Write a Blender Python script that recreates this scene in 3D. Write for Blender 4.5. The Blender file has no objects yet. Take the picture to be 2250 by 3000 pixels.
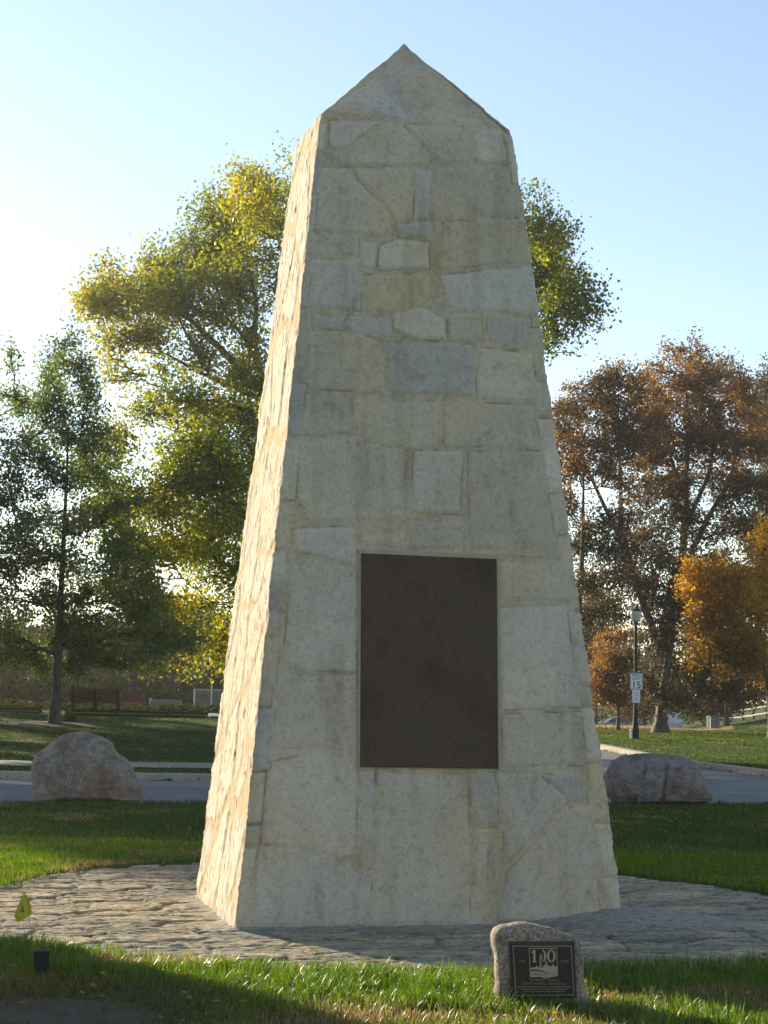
import bpy, math, random
import numpy as np
from mathutils import Vector, Matrix, Euler

rng = np.random.default_rng(11)
random.seed(5)
scene = bpy.context.scene
COL = scene.collection

# ------------------------------------------------------------------ camera
FPX, PITCH, ROLL = 5018.8, 0.1088, 0.0213
CX, CY, CH, YAW = -3.5046, -13.0552, 1.6, 0.2491
cF = np.array([math.sin(YAW)*math.cos(PITCH), math.cos(YAW)*math.cos(PITCH), math.sin(PITCH)])
cR0 = np.array([math.cos(YAW), -math.sin(YAW), 0.0])
cU0 = np.cross(cR0, cF)
cR = cR0*math.cos(ROLL) + cU0*math.sin(ROLL)
cU = -cR0*math.sin(ROLL) + cU0*math.cos(ROLL)
CAM = np.array([CX, CY, CH])
cam = bpy.data.cameras.new('camera')
camo = bpy.data.objects.new('camera', cam); COL.objects.link(camo)
M = Matrix(((cR[0], cU[0], -cF[0], CX), (cR[1], cU[1], -cF[1], CY), (cR[2], cU[2], -cF[2], CH), (0, 0, 0, 1)))
camo.matrix_world = M
cam.sensor_fit = 'VERTICAL'; cam.sensor_height = 36.0; cam.lens = FPX/3000*36
cam.clip_start = 0.1; cam.clip_end = 3000
scene.camera = camo
scene.render.resolution_x = 768; scene.render.resolution_y = 1024

# ------------------------------------------------------------------ sky, sun, exposure
SUN_HEAD = math.radians(-27.0)      # compass heading of the sun, 0 = +Y, minus = towards -X
SUN_EL = math.radians(15.5)
world = bpy.data.worlds.new('World'); scene.world = world; world.use_nodes = True
nt = world.node_tree
bg = nt.nodes['Background']
sky = nt.nodes.new('ShaderNodeTexSky'); sky.sky_type = 'NISHITA'; sky.sun_disc = False
sky.sun_elevation = SUN_EL; sky.sun_rotation = SUN_HEAD
sky.altitude = 200; sky.air_density = 1.0; sky.dust_density = 0.22; sky.ozone_density = 1.2
hsv = nt.nodes.new('ShaderNodeHueSaturation'); hsv.inputs['Saturation'].default_value = .92; hsv.inputs['Hue'].default_value = .504
nt.links.new(sky.outputs[0], hsv.inputs['Color']); nt.links.new(hsv.outputs[0], bg.inputs[0]); bg.inputs[1].default_value = 0.10
sl = bpy.data.lights.new('sun', 'SUN'); sl.energy = 5.0; sl.angle = math.radians(0.6); sl.color = (1.0, 0.86, 0.63)
so = bpy.data.objects.new('sun', sl); COL.objects.link(so)
sd = Vector((math.sin(SUN_HEAD)*math.cos(SUN_EL), math.cos(SUN_HEAD)*math.cos(SUN_EL), math.sin(SUN_EL)))
so.rotation_euler = sd.to_track_quat('Z', 'Y').to_euler()
so.location = (-20, 40, 30)
scene.view_settings.view_transform = 'Standard'; scene.view_settings.look = 'None'
scene.view_settings.gamma = 1.0
scene.view_settings.exposure = 1.28

# ------------------------------------------------------------------ helpers
def proj(P):
    d = np.asarray(P, float) - CAM
    z = d@cF
    return np.stack([1125 + FPX*(d@cR)/z, 1500 - FPX*(d@cU)/z], -1)
def at(px, py, depth):
    """world point at a given forward distance seen in direction px,py"""
    return CAM + depth*(cF + cR*(px-1125)/FPX + cU*(1500-py)/FPX)
def LD(x, y):
    dx = x-CX; dy = y-CY
    return dx*cR0[0]+dy*cR0[1], dx*math.sin(YAW)+dy*math.cos(YAW)
def XY(L, D):
    return CX + L*cR0[0] + D*math.sin(YAW), CY + L*cR0[1] + D*math.cos(YAW)
def sstep(a, b, x):
    t = np.clip((x-a)/(b-a), 0, 1); return t*t*(3-2*t)

def _h(ix, iy, iz, seed):
    n = (ix.astype(np.int64)*73856093) ^ (iy.astype(np.int64)*19349663) ^ (iz.astype(np.int64)*83492791) ^ (seed*2654435761)
    n = (n ^ (n >> 13)) * 1274126177
    n = n & 0x7fffffff
    n = (n ^ (n >> 16)) * 668265263
    return ((n & 0xffffff)/float(0xffffff))
def vnoise(x, y, z=0.0, seed=0):
    x, y, z = np.broadcast_arrays(np.asarray(x, float), np.asarray(y, float), np.asarray(z, float))
    ix, iy, iz = np.floor(x), np.floor(y), np.floor(z)
    fx, fy, fz = x-ix, y-iy, z-iz
    fx = fx*fx*(3-2*fx); fy = fy*fy*(3-2*fy); fz = fz*fz*(3-2*fz)
    r = 0
    for a in (0, 1):
        for b in (0, 1):
            for c in (0, 1):
                w = (fx if a else 1-fx)*(fy if b else 1-fy)*(fz if c else 1-fz)
                r = r + w*_h(ix+a, iy+b, iz+c, seed)
    return r*2-1
def fbm(x, y, z=0.0, seed=0, oct=4, gain=0.5):
    a = 1.0; s = 0; f = 1.0
    for i in range(oct):
        s = s + a*vnoise(np.asarray(x)*f, np.asarray(y)*f, np.asarray(z)*f, seed+i*17); a *= gain; f *= 2.03
    return s

def tag(o, label=None, cat=None, group=None, kind=None):
    if label: o['label'] = label
    if cat: o['category'] = cat
    if group: o['group'] = group
    if kind: o['kind'] = kind
    return o
def empty(name, loc, label, cat, group=None, rz=0):
    o = bpy.data.objects.new(name, None); COL.objects.link(o); o.location = Vector([float(v) for v in loc]); o.rotation_euler = (0, 0, rz)
    o.empty_display_size = 0.2
    return tag(o, label, cat, group)
def link(name, me, mats, parent=None, smooth=False):
    if not isinstance(mats, (list, tuple)): mats = [mats]
    for m in mats: me.materials.append(m)
    if smooth: me.polygons.foreach_set('use_smooth', [True]*len(me.polygons))
    o = bpy.data.objects.new(name, me); COL.objects.link(o)
    if parent is not None: o.parent = parent
    return o
def npmesh(name, V, F, cols=None, mat_idx=None):
    """V (n,3); F (m,k) int array, or list of polygons"""
    me = bpy.data.meshes.new(name)
    V = np.ascontiguousarray(V, dtype=np.float32)
    if isinstance(F, np.ndarray):
        m, k = F.shape
        me.vertices.add(len(V)); me.vertices.foreach_set('co', V.ravel())
        me.loops.add(m*k); me.loops.foreach_set('vertex_index', np.ascontiguousarray(F, dtype=np.int32).ravel())
        me.polygons.add(m)
        me.polygons.foreach_set('loop_start', np.arange(0, m*k, k, dtype=np.int32))
        me.polygons.foreach_set('loop_total', np.full(m, k, dtype=np.int32))
        me.update(calc_edges=True)
    else:
        me.from_pydata([tuple(map(float, v)) for v in V], [], [tuple(map(int, f)) for f in F]); me.update()
    if cols is not None:
        ca = me.color_attributes.new('tint', 'FLOAT_COLOR', 'POINT')
        c4 = np.ones((len(V), 4), dtype=np.float32); c4[:, :3] = cols
        ca.data.foreach_set('color', c4.ravel())
    if mat_idx is not None: me.polygons.foreach_set('material_index', np.asarray(mat_idx, dtype=np.int32))
    return me
def grid_faces(nu, nv):
    i = np.arange(nu-1)[:, None]; j = np.arange(nv-1)[None, :]
    a = (i*nv+j).ravel()
    return np.stack([a, a+nv, a+nv+1, a+1], 1)

class MB:
    """collects boxes, tubes and prisms into one mesh"""
    def __init__(s): s.v = []; s.f = []
    def add(s, V, F):
        b = len(s.v); s.v += [tuple(map(float, v)) for v in V]; s.f += [tuple(int(i)+b for i in f) for f in F]; return s
    def box(s, c, d, rz=0, tilt=None, bev=0.0):
        x, y, z = d[0]/2, d[1]/2, d[2]/2
        if bev > 0:
            b = min(bev, x*.9, y*.9, z*.9); V = []
            for sz, ins in ((-z, b), (-z+b, 0), (z-b, 0), (z, b)):
                X, Y = x-ins, y-ins
                c0 = b if ins == 0 else b*0.3
                V += [(-X+c0, -Y, sz), (X-c0, -Y, sz), (X, -Y+c0, sz), (X, Y-c0, sz), (X-c0, Y, sz), (-X+c0, Y, sz), (-X, Y-c0, sz), (-X, -Y+c0, sz)]
            F = [tuple(range(7, -1, -1)), tuple(range(24, 32))]
            for k in range(3):
                for i in range(8): F.append((k*8+i, k*8+(i+1) % 8, k*8+8+(i+1) % 8, k*8+8+i))
        else:
            V = [(-x,-y,-z),(x,-y,-z),(x,y,-z),(-x,y,-z),(-x,-y,z),(x,-y,z),(x,y,z),(-x,y,z)]
            F = [(3,2,1,0),(4,5,6,7),(0,1,5,4),(1,2,6,5),(2,3,7,6),(3,0,4,7)]
        m = Euler((tilt or (0, 0, 0))[:2]+(rz,) if tilt else (0, 0, rz)).to_matrix()
        return s.add([m@Vector(v)+Vector([float(a) for a in c]) for v in V], F)
    def tube(s, pts, rad, n=8, cap=True):
        P = [Vector([float(a) for a in p]) for p in pts]; k = len(P); V = []; F = []
        up = None
        for i, p in enumerate(P):
            t = (P[min(i+1, k-1)]-P[max(i-1, 0)]).normalized()
            if up is None: up = Vector((0, 0, 1)) if abs(t.z) < .9 else Vector((1, 0, 0))
            a = t.cross(up).normalized(); b = t.cross(a).normalized(); up = -b if False else up
            r = rad[i] if isinstance(rad, (list, tuple)) else rad
            for j in range(n):
                q = 2*math.pi*j/n; V.append(p+a*(r*math.cos(q))+b*(r*math.sin(q)))
        for i in range(k-1):
            for j in range(n): F.append((i*n+j, i*n+(j+1) % n, (i+1)*n+(j+1) % n, (i+1)*n+j))
        if cap: F.append(tuple(range(n-1, -1, -1))); F.append(tuple((k-1)*n+j for j in range(n)))
        return s.add(V, F)
    def lathe(s, prof, c=(0, 0, 0), n=16):
        V = []; F = []
        for r, z in prof:
            for j in range(n): q = 2*math.pi*j/n; V.append((c[0]+r*math.cos(q), c[1]+r*math.sin(q), c[2]+z))
        k = len(prof)
        for i in range(k-1):
            for j in range(n): F.append((i*n+j, i*n+(j+1) % n, (i+1)*n+(j+1) % n, (i+1)*n+j))
        F.append(tuple(range(n-1, -1, -1))); F.append(tuple((k-1)*n+j for j in range(n)))
        return s.add(V, F)
    def prism(s, poly, y0, y1, M=None):
        """poly in (x,z), thick in y"""
        n = len(poly); V = [(p[0], y0, p[1]) for p in poly]+[(p[0], y1, p[1]) for p in poly]
        F = [tuple(range(n)), tuple(range(2*n-1, n-1, -1))]+[(i, i+n, (i+1) % n+n, (i+1) % n) for i in range(n)]
        return s.add(V, F)
    def build(s, name, mat, parent=None, smooth=False, label=None):
        me = npmesh(name, np.array(s.v), s.f)
        o = link(name, me, mat, parent, smooth)
        if label: o['label'] = label
        return o

# ------------------------------------------------------------------ materials
def newmat(name):
    m = bpy.data.materials.new(name); m.use_nodes = True
    return m, m.node_tree, m.node_tree.nodes['Principled BSDF']
def N(t, typ, **kw):
    n = t.nodes.new(typ)
    for k, v in kw.items():
        if k.startswith('_'): setattr(n, k[1:], v)
        else: n.inputs[k.replace('9', ' ')].default_value = v
    return n
def noise(t, vec, scale, detail=4, rough=.55, dist=0.0):
    n = t.nodes.new('ShaderNodeTexNoise'); n.inputs['Scale'].default_value = scale; n.inputs['Detail'].default_value = detail
    n.inputs['Roughness'].default_value = rough; n.inputs['Distortion'].default_value = dist
    if vec is not None: t.links.new(vec, n.inputs['Vector'])
    return n.outputs['Fac']
def ramp(t, fac, stops):
    r = t.nodes.new('ShaderNodeValToRGB'); cr = r.color_ramp
    while len(cr.elements) < len(stops): cr.elements.new(.5)
    for e, (p, c) in zip(cr.elements, stops):
        e.position = p; e.color = (c, c, c, 1) if isinstance(c, (int, float)) else (*c, 1)
    t.links.new(fac, r.inputs[0]); return r.outputs[0]
def mixc(t, a, b, fac, mode='MIX'):
    n = t.nodes.new('ShaderNodeMix'); n.data_type = 'RGBA'; n.blend_type = mode
    for sock, v in ((n.inputs[0], fac), (n.inputs[6], a), (n.inputs[7], b)):
        if isinstance(v, bpy.types.NodeSocket): t.links.new(v, sock)
        else: sock.default_value = v if isinstance(v, (int, float)) else (*v, 1)
    return n.outputs[2]
def coords(t, obj=True, scale=(1, 1, 1)):
    c = t.nodes.new('ShaderNodeTexCoord'); mp = t.nodes.new('ShaderNodeMapping')
    mp.inputs['Scale'].default_value = scale
    t.links.new(c.outputs['Object' if obj else 'Generated'], mp.inputs[0]); return mp.outputs[0]
def bump(t, bs, height, strength=.3, dist=.02):
    b = t.nodes.new('ShaderNodeBump'); b.inputs['Strength'].default_value = strength; b.inputs['Distance'].default_value = dist
    t.links.new(height, b.inputs['Height']); t.links.new(b.outputs[0], bs.inputs['Normal']); return b
def tint(t):
    a = t.nodes.new('ShaderNodeAttribute'); a.attribute_name = 'tint'; return a.outputs['Color']
def simple(name, col, rough=.6, metal=0.0, var=.25, sc=20, bstr=0.0):
    m, t, b = newmat(name); v = coords(t)
    f = noise(t, v, sc, 5)
    c = mixc(t, tuple(x*(1-var) for x in col), tuple(min(1, x*(1+var)) for x in col), f)
    t.links.new(c, b.inputs['Base Color']); b.inputs['Roughness'].default_value = rough; b.inputs['Metallic'].default_value = metal
    if bstr: bump(t, b, f, bstr, .01)
    return m

def leafmat(name, transl=.45, rough=.5):
    m, t, b = newmat(name)
    c = tint(t)
    t.links.new(c, b.inputs['Base Color']); b.inputs['Roughness'].default_value = rough
    b.inputs['Specular IOR Level'].default_value = .35
    tr = t.nodes.new('ShaderNodeBsdfTranslucent')
    hs = t.nodes.new('ShaderNodeHueSaturation'); hs.inputs['Saturation'].default_value = 1.25; hs.inputs['Value'].default_value = 1.5
    t.links.new(c, hs.inputs['Color']); t.links.new(hs.outputs[0], tr.inputs[0])
    mx = t.nodes.new('ShaderNodeMixShader'); mx.inputs[0].default_value = transl
    t.links.new(b.outputs[0], mx.inputs[1]); t.links.new(tr.outputs[0], mx.inputs[2])
    t.links.new(mx.outputs[0], t.nodes['Material Output'].inputs[0])
    return m
LEAF = leafmat('leaf', .55)
LEAFFAR = leafmat('far_leaf', .25, 1.0)
LEAFFAR.node_tree.nodes['Principled BSDF'].inputs['Specular IOR Level'].default_value = 0
BLADE = leafmat('grass_blade', .45, .36)
BLADEFAR = leafmat('lawn_blade', .45, .8)

def barkmat():
    m, t, b = newmat('bark'); v = coords(t, scale=(1, 1, .25))
    f = noise(t, v, 9, 6, .65)
    t.links.new(ramp(t, f, [(.3, (.03, .024, .018)), (.7, (.11, .09, .07))]), b.inputs['Base Color'])
    b.inputs['Roughness'].default_value = .9; bump(t, b, f, .8, .05); return m
BARK = barkmat()

def stonemat():
    m, t, b = newmat('limestone')
    v = coords(t); c = tint(t)
    n1 = noise(t, v, 2.2, 6, .62); n2 = noise(t, v, 22, 8, .78, .4); n3 = noise(t, v, 110, 4, .7)
    vs = coords(t, scale=(3.2, 3.2, .35)); n4 = noise(t, vs, 2.0, 5, .6)
    n5 = noise(t, v, 5.5, 5, .7, .6)
    c = mixc(t, c, (.84, .82, .78), ramp(t, n1, [(.3, 0.0), (.75, 1.0)]), 'MULTIPLY')
    c = mixc(t, c, (.68, .67, .61), ramp(t, n4, [(.50, 0.0), (.70, .6)]), 'MULTIPLY')
    c = mixc(t, c, (.62, .61, .58), ramp(t, n5, [(.56, 0.0), (.72, .7)]), 'MULTIPLY')
    c = mixc(t, c, (1.12, .98, .72), ramp(t, noise(t, v, 1.3, 3), [(.5, 0.0), (.7, .6)]), 'MULTIPLY')
    c = mixc(t, c, (.80, .78, .74), ramp(t, n2, [(.38, 1.0), (.52, 0.0)]), 'MULTIPLY')
    c = mixc(t, c, (.52, .51, .48), ramp(t, noise(t, coords(t, scale=(1, 1, 2.2)), 15, 8, .78, .2), [(.25, 1.0), (.285, 0.0)]), 'MULTIPLY')
    c = mixc(t, c, (.78, .77, .74), ramp(t, n3, [(.36, 1.0), (.52, 0.0)]), 'MULTIPLY')
    t.links.new(c, b.inputs['Base Color']); b.inputs['Roughness'].default_value = .92
    b.inputs['Specular IOR Level'].default_value = .2
    add = t.nodes.new('ShaderNodeMath'); add.operation = 'ADD'; t.links.new(n2, add.inputs[0]); t.links.new(n3, add.inputs[1])
    bump(t, b, add.outputs[0], .55, .012); return m
STONE = stonemat()

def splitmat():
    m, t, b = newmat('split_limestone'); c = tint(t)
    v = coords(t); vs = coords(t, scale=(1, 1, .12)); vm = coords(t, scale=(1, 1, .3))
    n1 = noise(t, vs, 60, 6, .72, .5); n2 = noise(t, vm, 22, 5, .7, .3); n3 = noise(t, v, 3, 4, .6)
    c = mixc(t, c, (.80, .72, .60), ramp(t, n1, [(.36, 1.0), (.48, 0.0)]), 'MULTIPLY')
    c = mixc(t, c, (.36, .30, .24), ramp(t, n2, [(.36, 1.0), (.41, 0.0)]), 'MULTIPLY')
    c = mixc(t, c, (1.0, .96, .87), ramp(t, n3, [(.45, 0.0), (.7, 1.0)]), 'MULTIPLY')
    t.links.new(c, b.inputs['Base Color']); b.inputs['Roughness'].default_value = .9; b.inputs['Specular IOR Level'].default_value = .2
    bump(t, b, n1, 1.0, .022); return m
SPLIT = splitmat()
def pavemat():
    m, t, b = newmat('flagstone'); v = coords(t); c = tint(t)
    va = coords(t, scale=(1.0, 5.0, 1.0))
    n1 = noise(t, va, 12, 7, .75, .5); n2 = noise(t, v, 60, 4, .65)
    c = mixc(t, c, (.42, .38, .33), ramp(t, n1, [(.38, 1.0), (.52, 0.0)]), 'MULTIPLY')
    c = mixc(t, c, (1.2, 1.02, .82), ramp(t, noise(t, v, 3, 5), [(.5, 0.0), (.7, .7)]), 'MULTIPLY')
    c = mixc(t, c, (.6, .6, .6), ramp(t, n2, [(.3, 1.0), (.55, 0.0)]), 'MULTIPLY')
    t.links.new(c, b.inputs['Base Color']); b.inputs['Roughness'].default_value = .9
    b.inputs['Specular IOR Level'].default_value = .25
    bump(t, b, n1, .4, .015); return m
PAVE = pavemat()

def granitemat():
    m, t, b = newmat('pink_granite'); v = coords(t); c = tint(t)
    n1 = noise(t, v, 60, 4, .7); n2 = noise(t, v, 2.0, 4, .6, .5); n3 = noise(t, v, 22, 5, .7)
    c = mixc(t, c, (.40, .39, .40), ramp(t, n1, [(.40, 1.0), (.54, 0.0)]), 'MULTIPLY')
    c = mixc(t, c, (.62, .60, .58), ramp(t, noise(t, v, 5, 6, .7), [(.42, 1.0), (.55, 0.0)]), 'MULTIPLY')
    c = mixc(t, c, (1.30, 1.28, 1.25), ramp(t, n3, [(.55, 0.0), (.7, .8)]), 'MULTIPLY')
    c = mixc(t, c, (.88, .66, .54), ramp(t, n2, [(.50, 0.0), (.60, .95)]), 'MULTIPLY')
    t.links.new(c, b.inputs['Base Color']); b.inputs['Roughness'].default_value = .85
    bump(t, b, n3, .6, .02); return m
GRANITE = granitemat()

def lawnmat():
    m, t, b = newmat('lawn_soil'); v = coords(t)
    n1 = noise(t, v, .35, 5, .6); n2 = noise(t, v, 14, 6, .7); n3 = noise(t, v, 1.6, 5, .65)
    c = ramp(t, n2, [(.3, (.018, .032, .008)), (.52, (.045, .085, .014)), (.75, (.085, .13, .022))])
    c = mixc(t, c, (.10, .085, .04), ramp(t, n3, [(.56, 0.0), (.75, .6)]))
    c = mixc(t, c, (.75, .8, .7), ramp(t, n1, [(.35, 1.0), (.6, 0.0)]), 'MULTIPLY')
    t.links.new(c, b.inputs['Base Color']); b.inputs['Roughness'].default_value = .95
    b.inputs['Specular IOR Level'].default_value = .1
    bump(t, b, n2, 1.0, .06); return m
LAWN = lawnmat()
def asphaltmat():
    m, t, b = newmat('asphalt'); v = coords(t); n1 = noise(t, v, 1.2, 5, .6); n2 = noise(t, v, 70, 3, .6)
    c = ramp(t, n1, [(.3, (.11, .112, .115)), (.7, (.17, .17, .168))])
    c = mixc(t, c, (.6, .6, .6), ramp(t, n2, [(.35, 1.0), (.6, 0.0)]), 'MULTIPLY')
    t.links.new(c, b.inputs['Base Color']); b.inputs['Roughness'].default_value = .8; bump(t, b, n2, .5, .01); return m
ASPHALT = asphaltmat()
CONC = simple('concrete', (.30, .265, .21), .9, var=.3, sc=3, bstr=.3)
MULCH = simple('mulch', (.028, .020, .014), .95, var=.5, sc=25, bstr=1.0)
BRONZE = None
BLACKM = simple('black_paint', (.010, .009, .009), .75, 0, .3, 8)
WHITEP = simple('white_sign_paint', (.62, .63, .66), .5, 0, .06, 10)
INK = simple('black_ink', (.02, .02, .022), .6)
REDINK = simple('faded_red_ink', (.45, .16, .14), .6)
GLASS = simple('milky_globe', (.40, .42, .38), .25, 0, .05)
TIMBER = simple('dark_timber', (.05, .032, .024), .85, 0, .4, 12, .4)
BENCHW = simple('brown_bench_slat', (.10, .055, .042), .7, 0, .3, 12)
BENCHR = simple('red_brown_bench_slat', (.22, .09, .06), .7, 0, .3, 12)
GREYW = simple('grey_table_top', (.22, .22, .22), .7, 0, .3, 12)
PALEWOOD = simple('pale_fence_wood', (.55, .46, .34), .8, 0, .25, 10, .3)
GALV = simple('galvanised_steel', (.42, .43, .43), .45, .7, .1)
YELLOW = simple('yellow_sign_face', (.75, .62, .05), .5, 0, .05)
CARPAINT = simple('blue_grey_car_paint', (.10, .13, .16), .25, .4, .08)
WHITEPAINT = simple('white_vehicle_paint', (.5, .5, .48), .3, 0, .05)
CARGLASS = simple('dark_car_glass', (.02, .035, .04), .06, 0, .1)
RUBBER = simple('rubber', (.02, .02, .02), .8)
GREENBOX = simple('grey_green_cabinet', (.11, .14, .12), .5, 0, .1)
CREAM = simple('cream_post', (.62, .55, .42), .7, 0, .1)

# ------------------------------------------------------------------ terrain
def d_near(L): return 27.0+.36*L
def d_farL(L): return 35.4+.18*L
KERB = np.array([(22, 30.5), (16, 34.0), (12.3, 38.0), (9.75, 43.3), (8.6, 48.5), (7.9, 53.0), (7.3, 58.0), (6.0, 62.5), (3.0, 66.5), (-1.5, 68.5)])
BRL = np.array([(1.0, 35.6), (2.6, 38.0), (3.0, 43.0), (3.0, 50.0), (2.6, 56.0), (1.0, 60.0), (-1.5, 61.5)])
ROADPOLY = [(-60, d_near(-60)+.0), (-20, d_near(-20)), (0, 27.0), (10, 30.2), (22, 26.5), (60, 22.0), (60, 26.5)] + [(40, 27.5)] + [tuple(p) for p in KERB] + [tuple(p) for p in BRL[::-1]] + [(-20, d_farL(-20)), (-60, d_farL(-60))]
ROADPOLY[0] = (-60, 19.5); ROADPOLY[-1] = (-60, 28.0)
RP = np.array(ROADPOLY, float)
def inpoly(px, py, poly):
    inside = np.zeros(np.shape(px), bool); n = len(poly); j = n-1
    for i in range(n):
        xi, yi = poly[i]; xj, yj = poly[j]
        c = ((yi > py) != (yj > py)) & (px < (xj-xi)*(py-yi)/((yj-yi) if yj != yi else 1e-9)+xi)
        inside ^= c; j = i
    return inside
def polydist(px, py, poly, closed=True):
    d = np.full(np.shape(px), 1e9); n = len(poly)
    for i in range(n if closed else n-1):
        ax, ay = poly[i]; bx, by = poly[(i+1) % n]
        vx, vy = bx-ax, by-ay; l2 = vx*vx+vy*vy+1e-12
        t = np.clip(((px-ax)*vx+(py-ay)*vy)/l2, 0, 1)
        d = np.minimum(d, np.hypot(px-ax-t*vx, py-ay-t*vy))
    return d
def base_z(L, D):
    L = np.asarray(L, float); D = np.asarray(D, float)
    zl = .84*sstep(40, 66, D)*1.0 + .25*sstep(66, 130, D)
    rt = L/np.maximum(D, 1)
    zr = .30*sstep(43, 66, D) - .12*sstep(70, 95, D) - 1.45*sstep(97, 135, D)*(1-sstep(.178, .20, rt))
    hill = sstep(.188, .26, rt)*sstep(85, 120, D)
    zr = zr + hill*1.3 
    k = sstep(-.06, .07, L/np.maximum(D, 1))
    z = zl*(1-k)+zr*k
    z = z + 2.0*sstep(200, 500, D)
    return np.where(D > 30, z, 0)
def terrain(L, D, deep=.13):
    z = base_z(L, D)
    ins = inpoly(np.asarray(L, float), np.asarray(D, float), RP)
    dist = polydist(np.asarray(L, float), np.asarray(D, float), RP)
    s = np.where(ins, dist, -dist)
    return z - deep*sstep(-.05, .06, s)
def gz(x, y):
    L, D = LD(x, y); return float(terrain(np.array([L]), np.array([D]))[0])
def wz(L, D, dz=0.0):
    x, y = XY(L, D); return np.array([x, y, float(terrain(np.array([L]), np.array([D]))[0])+dz])
def place(px, D):
    """ground point in pixel column px at forward distance D (independent of height to first order)"""
    L = (px-1125)/FPX*D
    # roll: a ground point sits below the centre, so its column leans
    v = -(D*math.tan(PITCH)+1.6)/D*ROLL*D
    p = wz(L, D)
    q = proj(p)
    L += (px-q[0])/FPX*D
    return wz(L, D)

def nonuni(parts):
    a = []
    for lo, hi, st in parts: a += list(np.arange(lo, hi, st))
    return np.array(a+[parts[-1][1]])
gl = nonuni([(-900, -120, 60), (-120, -30, 6), (-30, -12, 1.0), (-12, 24, .3), (24, 50, 1.0), (50, 140, 6), (140, 900, 60)])
gd = nonuni([(-300, -20, 40), (-20, 4, 2), (4, 20, .4), (20, 70, .3), (70, 150, 1.5), (150, 300, 15), (300, 1500, 120)])
GL, GD = np.meshgrid(gl, gd, indexing='ij')
gx, gy = XY(GL, GD); PCX, PCY = .12, .35
gzz = terrain(GL, GD, .42) - .12*sstep(.12, -.25, np.hypot(gx-PCX, gy-PCY)-3.55) + .012*fbm(gx*.7, gy*.7, 0, 3, 3)*(polydist(GL, GD, RP) > .5)
gr = link('lawn_ground', npmesh('lawn_ground', np.stack([gx, gy, gzz], -1).reshape(-1, 3), grid_faces(len(gl), len(gd))[:, ::-1]), LAWN, smooth=True)
tag(gr, kind='structure')

# road sheet
rl = nonuni([(-60, -12, 2), (-12, 12, .4), (12, 60, 2)]); rd = nonuni([(18, 70, .4)])
def flat_fill(poly, inset=0.0, dz=.012, name='road', mat=None, step=1.0):
    """fine grid cells whose centre lies in the polygon, clipped to it by snapping: draped strip"""
    import bmesh
    bm = bmesh.new()
    vs = [bm.verts.new((p[0], p[1], 0)) for p in poly]
    f = bm.faces.new(vs)
    lo = np.min(poly, 0); hi = np.max(poly, 0)
    for c in np.arange(lo[0]+step, hi[0], step):
        bmesh.ops.bisect_plane(bm, geom=bm.verts[:]+bm.edges[:]+bm.faces[:], plane_co=(c, 0, 0), plane_no=(1, 0, 0))
    for c in np.arange(lo[1]+step, hi[1], step):
        bmesh.ops.bisect_plane(bm, geom=bm.verts[:]+bm.edges[:]+bm.faces[:], plane_co=(0, c, 0), plane_no=(0, 1, 0))
    bmesh.ops.triangulate(bm, faces=bm.faces[:])
    co = np.array([v.co[:] for v in bm.verts])
    z = base_z(co[:, 0], co[:, 1])
    x, y = XY(co[:, 0], co[:, 1])
    for v, a, b, c in zip(bm.verts, x, y, z): v.co = (a, b, c+dz)
    me = bpy.data.meshes.new(name); bm.to_mesh(me); bm.free()
    o = link(name, me, mat); tag(o, kind='structure'); return o
flat_fill(ROADPOLY, dz=-.13+.012, name='road', mat=ASPHALT, step=1.6)

def strip(name, pts, width, z0, z1, mat, side=1):
    """kerb: prism that follows pts (L,D)"""
    P = np.array(pts, float)
    # resample
    out = [P[0]]
    for a, b in zip(P[:-1], P[1:]):
        n = max(1, int(np.hypot(*(b-a))/.8))
        for i in range(1, n+1): out.append(a+(b-a)*i/n)
    P = np.array(out); T = np.gradient(P, axis=0); T /= np.linalg.norm(T, axis=1)[:, None]
    Nn = np.stack([-T[:, 1], T[:, 0]], 1)*side
    V = []
    for off, zz in ((0, z0), (0, z1-.02), (.03, z1), (width, z1), (width, z0)):
        Q = P+Nn*off; x, y = XY(Q[:, 0], Q[:, 1]); z = base_z(P[:, 0], P[:, 1])+zz
        V.append(np.stack([x, y, z], 1))
    V = np.stack(V, 1); n, k = V.shape[:2]
    F = []
    for i in range(n-1):
        for j in range(k): F.append((i*k+j, i*k+(j+1) % k, (i+1)*k+(j+1) % k, (i+1)*k+j))
    F.append(tuple(range(k))); F.append(tuple((n-1)*k+j for j in range(k-1, -1, -1)))
    o = link(name, npmesh(name, V.reshape(-1, 3), F), mat); tag(o, kind='structure'); return o
strip('kerb_far_right', [(60, 26.4), (40, 27.5)]+list(KERB), .28, -.3, .035, CONC, -1)
strip('kerb_far_left', [(-60, 28.0), (-20, d_farL(-20)), (1.0, 35.6)]+list(BRL[1:]), .28, -.3, .03, CONC, 1)
# concrete gutter pan at the far left edge of the road and the footpath behind it
def band(a0, a1, f0, f1, name, mat, dz):
    pts = [(l, f0(l)) for l in np.linspace(a0, a1, 12)]+[(l, f1(l)) for l in np.linspace(a1, a0, 12)]
    return flat_fill(pts, dz=dz, name=name, mat=mat, step=2.0)
band(-25, 1.0, lambda l: d_farL(l)-2.3, lambda l: d_farL(l)-.02, 'gutter', simple('gutter_concrete', (.20, .18, .155), .9, var=.35, sc=2.5), -.13+.016)
band(-25, .5, lambda l: 38.6+.2*l, lambda l: 41.6+.2*l, 'footpath', simple('path_concrete', (.25, .23, .18), .9, var=.35, sc=2.0), .02)

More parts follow.
